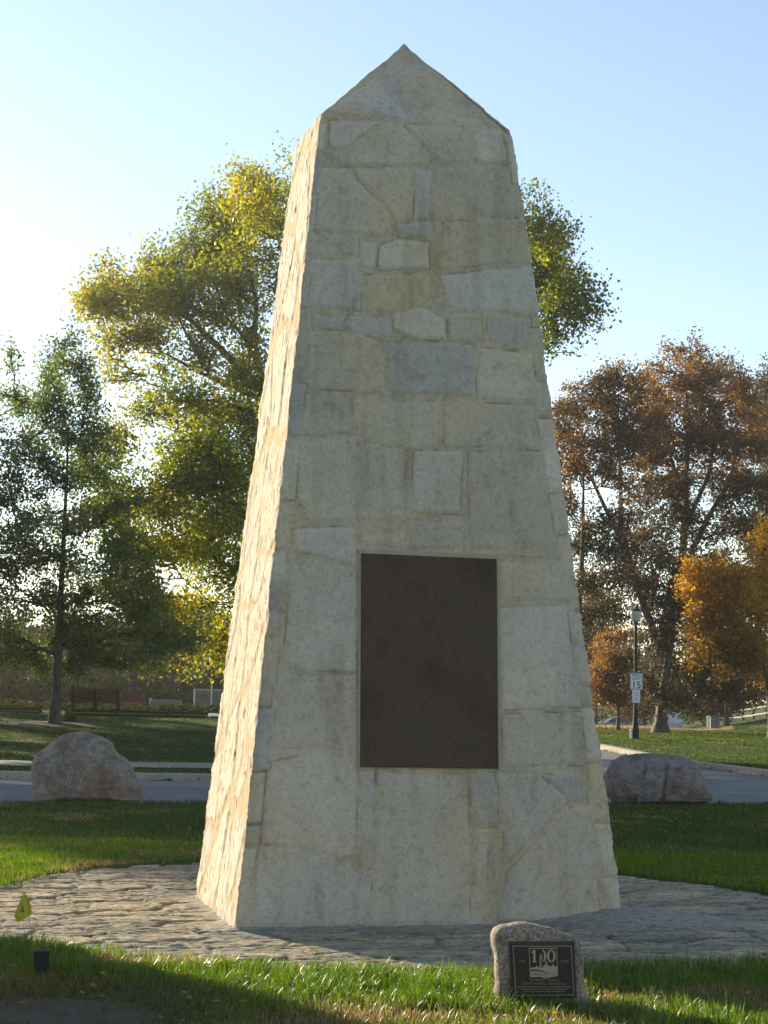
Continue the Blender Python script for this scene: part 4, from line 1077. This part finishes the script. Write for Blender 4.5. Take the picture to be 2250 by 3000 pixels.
# ------------------------------------------------------------------ grass blades
def grass_patch(name, n, Lf, D0, D1, h0, h1, w, label, seed, dark=1.0, dens_pow=1.0):
    R = np.random.default_rng(seed)
    D = D0+(D1-D0)*R.uniform(0, 1, n)**dens_pow; a0, a1 = Lf
    L = D*R.uniform(a0, a1, n)
    # tussocks
    L = L+.06*vnoise(L*7, D*7, 0, 3); 
    x, y = XY(L, D)
    r = np.hypot(x-PC[0], y-PC[1]); ang = np.arctan2(y-PC[1], x-PC[0])
    keep = r > pave_r(ang)-.06+.07*R.normal(size=n)+.10*vnoise(x*2.2, y*2.2, 0, 12)
    ins = inpoly(L, D, RP); dist = polydist(L, D, RP)
    keep &= R.uniform(size=n) > .15*np.exp(-(((x+2.75)/.75)**2+((y+4.1)/.95)**2)**2)
    keep &= ~(ins & (dist > .12)) & ~((~ins) & (dist < .28) & (D > 30))
    keep &= ~((D > 38.5+.2*L) & (D < 41.7+.2*L) & (L < .5) & (R.uniform(size=n) > .04))
    L, D, x, y = L[keep], D[keep], x[keep], y[keep]; n = len(L)
    z = terrain(L, D)-.004
    pn = fbm(x*1.1, y*1.1, 0, 201, 3); tus = vnoise(x*5, y*5, 0, 203)
    dry = sstep(.35, .85, pn+R.normal(size=n)*.25)
    # dry straw patch at the left by the paving edge, bare worn turf in the lower left corner
    dry = np.maximum(dry, np.exp(-(((x+2.2)/.45)**2+((y+2.5)/.22)**2))*R.uniform(.3, 1.3, n))
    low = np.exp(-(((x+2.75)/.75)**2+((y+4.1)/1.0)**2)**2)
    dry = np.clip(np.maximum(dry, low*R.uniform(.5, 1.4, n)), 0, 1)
    dry = np.maximum(dry, np.exp(-(((x+.35)/.35)**2+((y+4.75)/.22)**2))*R.uniform(.3, 1.2, n)); dry = np.clip(dry, 0, 1)
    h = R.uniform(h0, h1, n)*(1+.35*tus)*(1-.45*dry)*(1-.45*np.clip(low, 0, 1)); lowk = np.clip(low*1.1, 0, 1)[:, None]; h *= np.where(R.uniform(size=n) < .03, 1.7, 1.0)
    a = R.uniform(0, 2*math.pi, n); b = a+R.normal(size=n)*.6
    bend = h*R.uniform(.15, .8, n); ww = w*R.uniform(.6, 1.3, n)
    ox, oy = np.cos(a)*ww, np.sin(a)*ww; bx, by = -np.sin(b)*bend, np.cos(b)*bend
    V = np.stack([np.stack([x-ox, y-oy, z], 1), np.stack([x+ox, y+oy, z], 1),
                  np.stack([x+ox*.7+bx*.35, y+oy*.7+by*.35, z+h*.6], 1), np.stack([x-ox*.7+bx*.35, y-oy*.7+by*.35, z+h*.6], 1),
                  np.stack([x+bx, y+by, z+h], 1)], 1).reshape(-1, 3)
    i = np.arange(n)*5
    F = np.concatenate([np.stack([i, i+1, i+2], 1), np.stack([i, i+2, i+3], 1), np.stack([i+3, i+2, i+4], 1)])
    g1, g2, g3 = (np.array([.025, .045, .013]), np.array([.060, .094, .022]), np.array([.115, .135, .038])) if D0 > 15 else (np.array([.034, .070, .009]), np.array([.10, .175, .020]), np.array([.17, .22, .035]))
    t = R.uniform(0, 1, n)[:, None]
    c = np.where(t < .5, g1+(g2-g1)*t*2, g2+(g3-g2)*(t-.5)*1.4)
    dc = np.array([(.24, .16, .075), (.15, .105, .055), (.32, .25, .13)])[R.integers(0, 3, n)]
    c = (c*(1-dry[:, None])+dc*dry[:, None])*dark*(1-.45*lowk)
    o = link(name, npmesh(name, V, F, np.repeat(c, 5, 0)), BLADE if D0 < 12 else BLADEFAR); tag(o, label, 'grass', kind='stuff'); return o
FR_ = (-.42, .46)
grass_patch('foreground_grass', 215000, FR_, 7.9, 12.6, .035, .085, .0028, 'tall green grass blades in the foreground', 1)
grass_patch('side_grass', 190000, FR_, 12.6, 19, .03, .065, .0035, 'green grass beside and behind the flagstones', 2)
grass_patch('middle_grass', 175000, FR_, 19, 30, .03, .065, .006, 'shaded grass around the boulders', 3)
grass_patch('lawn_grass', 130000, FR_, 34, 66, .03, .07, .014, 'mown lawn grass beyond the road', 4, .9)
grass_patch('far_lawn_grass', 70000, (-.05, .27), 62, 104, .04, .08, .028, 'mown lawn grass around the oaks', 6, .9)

# ------------------------------------------------------------------ street furniture
def frame_at(px, D):
    g = place(px, D); return g
lp = frame_at(1861, 64.3)
def street_lamp():
    root = empty('street_lamp', lp, 'black lamp post with a white urn-shaped globe on the right lawn', 'street lamp', rz=-YAW)
    mb = MB(); mb.lathe([(.15, -.05), (.15, .05), (.135, .10), (.13, .40), (.11, .55), (.09, .75), (.08, .95), (.09, 1.0), (.075, 1.05)], n=10); mb.build('base', BLACKM, root)
    mb = MB(); mb.lathe([(.068, 1.05), (.062, 1.6), (.056, 4.28), (.075, 4.30), (.085, 4.35), (.095, 4.385)], n=12); mb.build('post', BLACKM, root)
    mb = MB(); mb.lathe([(.09, 4.388), (.12, 4.40), (.165, 4.48), (.20, 4.60), (.215, 4.70), (.21, 4.775)], n=18); mb.build('globe', GLASS, root, True)
    mb = MB(); mb.lathe([(.212, 4.777), (.215, 4.79), (.14, 4.86), (.06, 4.90), (.03, 4.95)], n=14); mb.build('cap', BLACKM, root)
    mb = MB(); mb.box((-.16, -.06, .22), (.08, .10, .38), bev=.02); mb.build('base_cover', WHITEP, root)
street_lamp()
def sign_panel(name, z0, w, h, label, cat):
    root = empty(name, lp+np.array([0, 0, z0]), label, cat, rz=-YAW)
    mb = MB(); mb.box((0.01, -.13, h/2), (w, .012, h), bev=.004); mb.build('panel', WHITEP, root)
    for zz in (.12, h-.12):
        mb = MB(); mb.box((0.01, -.095, zz), (.15, .055, .03)); mb.build('bracket', BLACKM, root)
    return root
s1 = sign_panel('speed_limit_sign', 1.86, .46, .61, 'white speed limit 15 sign on the lamp post, upper of the two signs', 'sign')
mb = MB(); w, h = .46, .61
for (cx_, cz_, dx, dz) in ((0, .012+.01, w-.03, .012), (0, h-.022, w-.03, .012), (-w/2+.02, h/2, .012, h-.04), (w/2-.02, h/2, .012, h-.04)):
    mb.box((.01+cx_, -.1375, cz_), (dx, .003, dz))
mb.build('border', INK, s1)
put_text('lettering', 'SPEED', .13, .01, -.138, .475, INK, s1, 1.0); put_text('lettering', 'LIMIT', .13, .01, -.138, .355, INK, s1, 1.0)
for dx in (-.004, .004, 0): put_text('lettering', '15', .36, .01+dx, -.138-dx*.05, .05, INK, s1, 1.0)
s2_ = sign_panel('small_sign', 1.37, .29, .48, 'small white sign with a faded red mark hanging below the speed limit sign', 'sign')
mb = MB(); K = 20
for i in range(K):
    a, b = 2*math.pi*i/K, 2*math.pi*(i+1)/K
    mb.prism([(.01+.085*math.cos(a), .34+.085*math.sin(a)), (.01+.085*math.cos(b), .34+.085*math.sin(b)), (.01+.062*math.cos(b), .34+.062*math.sin(b)), (.01+.062*math.cos(a), .34+.062*math.sin(a))], -.1365, -.139)
for zz in (.17, .11): mb.box((.01, -.138, zz), (.18, .003, .018))
mb.build('red_mark', REDINK, s2_)

# far rail fence
def rail_fence():
    pts = [(2140, 139), (2176, 137), (2207, 135), (2245, 133), (2290, 131), (2340, 129)]
    G = [place(a, d) for a, d in pts]
    root = empty('split_rail_fence', G[0], 'pale two-rail wooden fence running up the bright green slope', 'fence')
    for g in G:
        mb = MB(); q = g-G[0]; mb.box(q+np.array([0, 0, .52]), (.17, .17, 1.15), bev=.02); mb.build('post', TIMBER, root)
    for zz in (.30, .83):
        for a, b in zip(G[:-1], G[1:]):
            mb = MB(); mb.tube([a-G[0]+np.array([-.12, -.11, zz]), (a+b)/2-G[0]+np.array([0, -.11, zz+.02]), b-G[0]+np.array([.12, -.11, zz])], .085, 6); mb.build('rail', PALEWOOD, root)
        a, b = G[0], G[1]; 
rail_fence()

# utility cabinet and pale marker post
def cabinet():
    g = place(2093, 104); root = empty('utility_cabinet', g, 'dull green-grey utility cabinet at the foot of the bright slope', 'cabinet', rz=-YAW)
    mb = MB(); mb.box((0, 0, .40), (.55, .5, .78), bev=.03); mb.build('body', GREENBOX, root)
    mb = MB(); mb.box((0, 0, .805), (.60, .55, .05), bev=.02); mb.build('lid', GREENBOX, root)
    mb = MB(); mb.box((.0, -.2625, .45), (.03, .02, .12)); mb.build('handle', BLACKM, root)
    g = place(2075, 103); root = empty('marker_post', g, 'short cream post beside the green-grey cabinet', 'post')
    mb = MB(); mb.lathe([(.085, -.05), (.085, .74), (.11, .75), (.11, .82), (.06, .86)], n=10); mb.build('shaft', CREAM, root)
    mb = MB(); mb.lathe([(.03, .861), (.05, .89), (.02, .93)], n=8); mb.build('finial', CREAM, root)
cabinet()

# yellow warning sign, mostly behind the trunk
g = place(1950, 110); root = empty('yellow_warning_sign', g, 'yellow diamond warning sign half hidden behind the stout oak trunk', 'sign', rz=-YAW)
mb = MB(); mb.lathe([(.03, -.1), (.03, 2.5)], n=8); mb.build('pole', GALV, root)
mb = MB(); mb.prism([(0, 1.75), (.40, 2.15), (0, 2.55), (-.40, 2.15)], -.045, -.035); mb.build('panel', YELLOW, root)

# vehicles
def wheel(root, x, y):
    m1 = MB(); n = 18
    V = []; F = []
    for yy, r in ((-.1, .30), (-.1, .33), (.1, .33), (.1, .30)):
        for j in range(n): a = 2*math.pi*j/n; V.append((x+r*math.cos(a), y+yy, .33+r*math.sin(a)))
    for i in range(3):
        for j in range(n): F.append((i*n+j, i*n+(j+1) % n, (i+1)*n+(j+1) % n, (i+1)*n+j))
    F.append(tuple(range(n))); F.append(tuple(3*n+j for j in range(n)))
    m1.add(V, F); w = m1.build('wheel', RUBBER, root)
    m2 = MB(); s = -1 if y < 0 else 1
    V = []
    for yy in (.101, .115):
        for j in range(10): a = 2*math.pi*j/10; V.append((x+.2*math.cos(a), y+s*yy, .33+.2*math.sin(a)))
    m2.add(V, [tuple(range(10)), tuple(range(19, 9, -1))]+[(j, j+10, (j+1) % 10+10, (j+1) % 10) for j in range(10)]); m2.build('rim', GALV, w)
def car(px, D, rz, label, prof, glassp, width, paint, cat, name):
    g = place(px, D)+np.array([0, 0, .28]); root = empty(name, g, label, cat, rz=rz)
    # body: side profile swept across with tumblehome
    def body(poly, w0, w1, zb, zt, mat, nm):
        n = len(poly); V = []; ys = (-1, -.86, .86, 1)
        for k, yy in enumerate(ys):
            for x, z in poly:
                f = np.clip((z-zb)/(zt-zb), 0, 1); w = w0+(w1-w0)*f
                sc_ = 1.0 if k in (1, 2) else .985
                V.append((x*sc_, yy*w/2, z if k in (1, 2) else z*.99+.004))
        F = [tuple(range(n)), tuple(range(4*n-1, 3*n-1, -1))]
        for k in range(3):
            for i in range(n): F.append((k*n+i, (k+1)*n+i, (k+1)*n+(i+1) % n, k*n+(i+1) % n))
        m_ = MB(); m_.add(V, F); return m_.build(nm, mat, root)
    body(prof, width, width*.80, .85, 1.45, paint, 'body')
    for gp in glassp:
        for s in (-1, 1):
            n = len(gp); V = []
            for off in (0, .012):
                for x, z in gp:
                    f = np.clip((z-.85)/.6, 0, 1); w = width*(1-.20*f)/2
                    V.append((x, s*(w+.004+off), z))
            m_ = MB(); m_.add(V, [tuple(range(n)), tuple(range(2*n-1, n-1, -1))]+[(i, i+n, (i+1) % n+n, (i+1) % n) for i in range(n)])
            m_.build('side_window', CARGLASS, root)
    x0, x1 = min(p[0] for p in prof), max(p[0] for p in prof)
    for x in (x0+.9, x1-.95):
        for s in (-1, 1): wheel(root, x, s*(width/2-.08))
    for s in (-1, 1):
        m_ = MB(); m_.box((x0+.03, s*width*.36, .66), (.08, .30, .12), bev=.02); m_.build('headlight', GLASS, root)
        m_ = MB(); m_.box((x1-.03, s*width*.36, .74), (.08, .28, .12), bev=.02); m_.build('tail_light', REDINK, root)
    return root
sedan = [(-2.3,.32),(-2.33,.55),(-2.2,.74),(-1.3,.90),(-.75,1.28),(-.25,1.43),(.55,1.44),(1.15,1.28),(1.6,1.02),(2.2,.96),(2.32,.70),(2.30,.34)]
sg = [[(-1.1,.93),(-.68,1.24),(-.2,1.37),(-.1,.93)],[(-.03,.93),(-.10,1.37),(.5,1.37),(.72,.93)],[(.79,.93),(.60,1.36),(1.05,1.23),(1.35,.98)]]
car(1812, 158, -YAW, 'blue-grey sedan parked beyond the pinkish tall grass, seen from its side', sedan, sg, 1.8, CARPAINT, 'car', 'parked_car')
van = [(-2.3,.35),(-2.35,.9),(-2.0,1.05),(-1.5,1.75),(-1.2,1.86),(2.2,1.86),(2.3,1.7),(2.3,.35)]
vg = [[(-1.75,1.1),(-1.35,1.65),(-.8,1.68),(-.8,1.1)],[(-.7,1.1),(-.7,1.68),(.6,1.68),(.6,1.1)],[(.7,1.1),(.7,1.68),(2.0,1.65),(2.0,1.1)]]
car(1972, 176, -YAW+1.4, 'white vehicle seen end-on between the oak trunk and the far trees', van, vg, 1.9, WHITEPAINT, 'van', 'parked_van')

# ------------------------------------------------------------------ benches and low timber wall on the left
def fwall(x0, x1, D, h, name, label):
    a, b = place(x0, D), place(x1, D); n = b-a; ln = np.hypot(n[0], n[1]); rz = math.atan2(n[1], n[0])
    root = empty(name, a, label, 'edging', rz=rz)
    for k in range(2):
        mb = MB(); mb.box((ln/2, k*.01, h*(k+.5)/2-.04*(1-k)), (ln, .15, h/2+.06*(1-k)-.004), bev=.012); mb.build('timber', TIMBER, root)
    mb = MB(); m = int(ln/1.8)
    for i in range(m+1): 
        p = MB(); p.box((ln*i/max(m, 1), -.09, h*.42), (.10, .06, h*.9), bev=.01); p.build('stake', TIMBER, root)
    return root
fwall(196, 640, 62.0, .22, 'timber_edging', 'dark timber edging along the terrace under the benches')
fwall(-150, 120, 63.5, .17, 'timber_edging', 'lower dark timber edging at the far left behind the tree')
def bench(px, D, w, label, mat, zo, nsl=5, hb=.5, zb=.36, frames=3, rz=0.0):
    g = place(px, D); root = empty('park_bench', g+np.array([0, 0, zo]), label, 'bench', 'benches on the terrace', rz=-YAW+rz)
    mb = MB()
    for i in range(nsl): mb.box((0, -.02*i/nsl, zb+hb*(i+.5)/nsl), (w, .03, hb/nsl*.66), bev=.006)
    mb.build('backrest', mat, root)
    mb = MB()
    for i in range(4): mb.box((0, .10+.12*i, zb), (w, .10, .035), bev=.006)
    mb.build('seat', mat, root)
    for i in range(frames):
        x = -w/2+.08+(w-.16)*i/(frames-1)
        mb = MB(); mb.box((x, -.05, (zb+hb)/2), (.07, .05, zb+hb+.02)); mb.box((x, .28, zb/2-.01), (.07, .46, .05)); mb.box((x, .46, zb/2-.02), (.06, .05, zb-.03)); mb.build('leg', BLACKM if mat is BENCHW else mat, root)
    return root
bench(277, 63.6, 1.82, 'brown slatted park bench seen from behind, right of the left tree trunk', BENCHW, .10)
bench(385, 70.5, 1.05, 'reddish-brown bench beyond the end of the brown slatted bench', BENCHR, .04, 4, .46, .34, 2)
# low grey table-like bench with pale end
g = place(486, 74); root = empty('picnic_bench', g, 'low grey bench with one pale end, right of the reddish bench', 'bench', 'benches on the terrace', rz=-YAW)
mb = MB(); mb.box((0, 0, .42), (1.30, .40, .22), bev=.02); mb.build('seat', GREYW, root)
mb = MB(); mb.box((-.68, 0, .44), (.07, .42, .26), bev=.01); mb.build('end_panel', WHITEP, root)
for s in (-1, 1):
    mb = MB(); mb.box((s*.45, 0, .155), (.08, .34, .31)); mb.build('leg', GREYW, root)
g = place(626, 61); root = empty('white_board', g, 'white tilted board on the lawn edge beside the lit face of the obelisk', 'board', rz=-YAW)
mb = MB(); mb.box((.05, 0, .16), (.50, .35, .03), tilt=(.25, 0), bev=.005); mb.build('top', WHITEP, root)
for s in (-1, 1):
    mb = MB(); mb.box((.05+s*.2, 0, .06), (.04, .2, .12)); mb.build('leg', GALV, root)
# chain-link fence
def chainlink():
    a, b = place(568, 84), place(760, 90); n = b-a; ln = np.hypot(n[0], n[1]); rz = math.atan2(n[1], n[0])
    root = empty('chain_link_fence', a, 'grey chain link fence between the far trees and the obelisk', 'fence', rz=rz); h = 1.0
    for i in range(5):
        mb = MB(); mb.lathe([(.03, -.05), (.03, h+.25 if i == 1 else h)], c=(ln*i/4, 0, 0), n=6); mb.build('post', GALV, root)
    mb = MB(); mb.tube([(0, 0, h), (ln, 0, h)], .022, 6); mb.build('top_rail', GALV, root)
    mb = MB(); st = .11; k = 0; x = -h
    while x < ln:
        for s in (0, 1):
            p0 = (max(x, 0), max(0, -x)) ; p1 = (min(x+h, ln), min(h, ln-x))
            if s: p0, p1 = (p0[0], h-p0[1]), (p1[0], h-p1[1])
            mb.tube([(p0[0], .03+.01*s, p0[1]), (p1[0], .03+.01*s, p1[1])], .007, 3, False)
        x += st
    mb.build('mesh', GALV, root)
chainlink()

# ------------------------------------------------------------------ small things in the foreground
FD = 10.35
g = place(148, FD)
root = empty('marker_flag', g, 'small curled yellow flag with a green print on a thin wire at the left edge', 'flag', rz=-YAW)
def floc(px, py, dz=0): 
    p = at(px, py, FD)-g; return (float(p@cR0), dz, float(p[2]))
wire = [floc(150, 2800), floc(126, 2765), floc(117, 2735), floc(108, 2690), floc(98, 2612)]
mb = MB(); mb.tube(wire, .0016, 5); mb.build('wire', simple('rusty_wire', (.25, .13, .08), .6), root)
mF, tF, bF = newmat('yellow_flag'); bF.inputs['Base Color'].default_value = (.30, .29, .02, 1); bF.inputs['Roughness'].default_value = .5
trF = tF.nodes.new('ShaderNodeBsdfTranslucent'); trF.inputs[0].default_value = (.65, .55, .02, 1); mxF = tF.nodes.new('ShaderNodeMixShader'); mxF.inputs[0].default_value = .45
tF.links.new(bF.outputs[0], mxF.inputs[1]); tF.links.new(trF.outputs[0], mxF.inputs[2]); tF.links.new(mxF.outputs[0], tF.nodes['Material Output'].inputs[0])
u = np.linspace(0, 1, 14); v = np.linspace(0, 1, 12); Lf = [(92, 2604), (110, 2640), (112, 2664), (104, 2672)]; Rf = [(90, 2604), (74, 2640), (62, 2672), (73, 2690)]
def lerp_path(P, t):
    P = np.array(P, float); k = np.linspace(0, 1, len(P)); return np.stack([np.interp(t, k, P[:, 0]), np.interp(t, k, P[:, 1])], 1)
A_, B_ = lerp_path(Lf, v), lerp_path(Rf, v); V = []
for i, uu in enumerate(u):
    for j, vv in enumerate(v):
        q = A_[j]*(1-uu)+B_[j]*uu; V.append(floc(q[0], q[1], .018*math.sin(uu*5+vv*2)*(.3+vv)))
link('flag_sheet', npmesh('flag_sheet', np.array(V), grid_faces(14, 12)), mF, root, True)
mb = MB()
for k in range(5):
    yy = 2634+k*5.2; ww = 1.5+1.4*k
    a, b, c, d = floc(90-ww*.9, yy), floc(90+ww*.6, yy), floc(90+ww*.6, yy+4), floc(90-ww*.9, yy+4)
    mb.prism([(a[0], a[2]), (b[0], b[2]), (c[0], c[2]), (d[0], d[2])], -.030, -.028)
mb.build('green_print', simple('green_ink', (.03, .12, .05), .6), root)
g = place(118, 10.0)
root = empty('ground_box', g, 'small dark square box standing in the shaded grass below the yellow flag', 'box', rz=-YAW+.2)
mb = MB(); mb.box((0, 0, .06), (.090, .08, .13), bev=.008); mb.build('body', simple('dark_plastic', (.014, .013, .012), .85), root)
mb = MB(); mb.box((0, 0, .129), (.097, .087, .010), bev=.003); mb.build('lid', simple('dark_plastic_lid', (.016, .015, .014), .85), root)

# fallen leaves
def fallen(px, py, s, colr, label, seed=None):
    seed = int(px) if seed is None else seed
    R = random.Random(seed)
    # find ground under that pixel
    d = (cF+cR*(px-1125)/FPX+cU*(1500-py)/FPX); t = -1.58/d[2]; p = CAM+d*t
    r = math.hypot(p[0]-PC[0], p[1]-PC[1]); z = pave_h(p[0], p[1])+.02 if r < PR else .035
    n = 10; V = [(0, 0, .004)]; F = []
    for i in range(n):
        a = 2*math.pi*i/n; q = s*(1.0 if i % 2 == 0 else .5)*R.uniform(.8, 1.1); V.append((q*math.cos(a), q*.75*math.sin(a), .012*R.uniform(0, 1)+(.3*q if i in (0, 1, 9) else 0)))
    F = [(0, 1+i, 1+(i+1) % n) for i in range(n)]
    me = npmesh('fallen_leaf', np.array(V), F, np.tile(colr, (len(V), 1)))
    o = link('fallen_leaf', me, LEAF); o.location = (p[0], p[1], z); o.rotation_euler = (R.uniform(-.5, .5), R.uniform(-.4, .4), R.uniform(0, 6.3))
    tag(o, label, 'leaf', 'fallen leaves')
fallen(314, 2812, .055, (.55, .22, .02), 'largest bright orange leaf lying in the straw by the paving, lower left')
fallen(676, 2838, .045, (.38, .17, .03), 'curled orange-brown leaf at the paving edge below the lit face')
fallen(655, 2790, .03, (.25, .10, .04), 'small brown leaf on the flagstones just above the curled orange-brown leaf')
fallen(326, 2765, .03, (.45, .22, .05), 'small tan-orange leaf on the flagstones above the largest orange leaf')
fallen(165, 2858, .035, (.16, .03, .02), 'dark red leaf in the shade right of the dark box')
fallen(560, 2870, .025, (.30, .20, .08), 'tan leaf in the grass between the shade and the paving')
fallen(1585, 2972, .03, (.42, .30, .16), 'pale tan leaf in the grass right below the memorial stone')
fallen(2075, 2402, .05, (.40, .33, .22), 'pale leaf in the shaded grass in front of the right boulder')

# ------------------------------------------------------------------ thin air volume added for veiling glare and lifted tree shadows
hm = bpy.data.materials.new('glare_volume'); hm.use_nodes = True; ht = hm.node_tree
for n_ in list(ht.nodes):
    if n_.type == 'BSDF_PRINCIPLED': ht.nodes.remove(n_)
pv = ht.nodes.new('ShaderNodeVolumePrincipled'); pv.inputs['Color'].default_value = (.95, .93, .88, 1); pv.inputs['Density'].default_value = .00032; pv.inputs['Anisotropy'].default_value = .55
ht.links.new(pv.outputs[0], [n_ for n_ in ht.nodes if n_.type == 'OUTPUT_MATERIAL'][0].inputs['Volume'])
mb = MB(); mb.box((0, 90, 13), (520, 420, 34)); hz = mb.build('glare_volume', hm); tag(hz, kind='stuff', label='thin warm air volume added for veiling glare')
scene.cycles.volume_bounces = 0
# leaf litter on the lawns
def litter():
    R = np.random.default_rng(31); n = 3300
    D = np.concatenate([R.uniform(8, 27, 1600), R.uniform(36, 100, 1700)]); L = D*R.uniform(-.27, .28, n)
    x, y = XY(L, D); r = np.hypot(x-PC[0], y-PC[1]); ins = inpoly(L, D, RP); dist = polydist(L, D, RP)
    k = (r > PR+.2) & ~(ins & (dist > .8)); L, D, x, y = L[k], D[k], x[k], y[k]
    C = np.stack([x, y, terrain(L, D)+.045], 1)
    V, F, c = leaves(C, .055, np.array([(.30, .22, .12), (.22, .12, .05), (.16, .08, .045), (.30, .16, .04)])[R.integers(0, 4, len(C))], R)
    V = V.reshape(-1, 4, 3); V[..., 2] = C[:, None, 2]+(V[..., 2]-C[:, None, 2])*.35
    tag(link('leaf_litter', npmesh('leaf_litter', V.reshape(-1, 3), F, c), LEAF), 'small fallen leaves scattered over the lawns', 'leaf litter', kind='stuff')
litter()

def bare_soil():
    V = [(-2.75, -4.15, .008)]; n = 48
    for k, rr in enumerate((.5, 1.0)):
        for i in range(n):
            a = 2*math.pi*i/n; q = rr*(1+.16*float(vnoise(math.cos(a)*2.2, math.sin(a)*2.2, 0, 44))+.06*float(vnoise(math.cos(a)*9, math.sin(a)*9, 0, 45)))
            V.append((-2.85+.70*q*math.cos(a), -4.25+.85*q*math.sin(a), .010 if k == 0 else -.006))
    F = [(0, 1+i, 1+(i+1) % n) for i in range(n)]+[(1+i, 1+n+i, 1+n+(i+1) % n, 1+(i+1) % n) for i in range(n)]
    tag(link('bare_soil', npmesh('bare_soil', np.array(V), F), simple('soil', (.045, .034, .020), .95, var=.5, sc=30, bstr=1.0), smooth=True), kind='structure')
bare_soil()
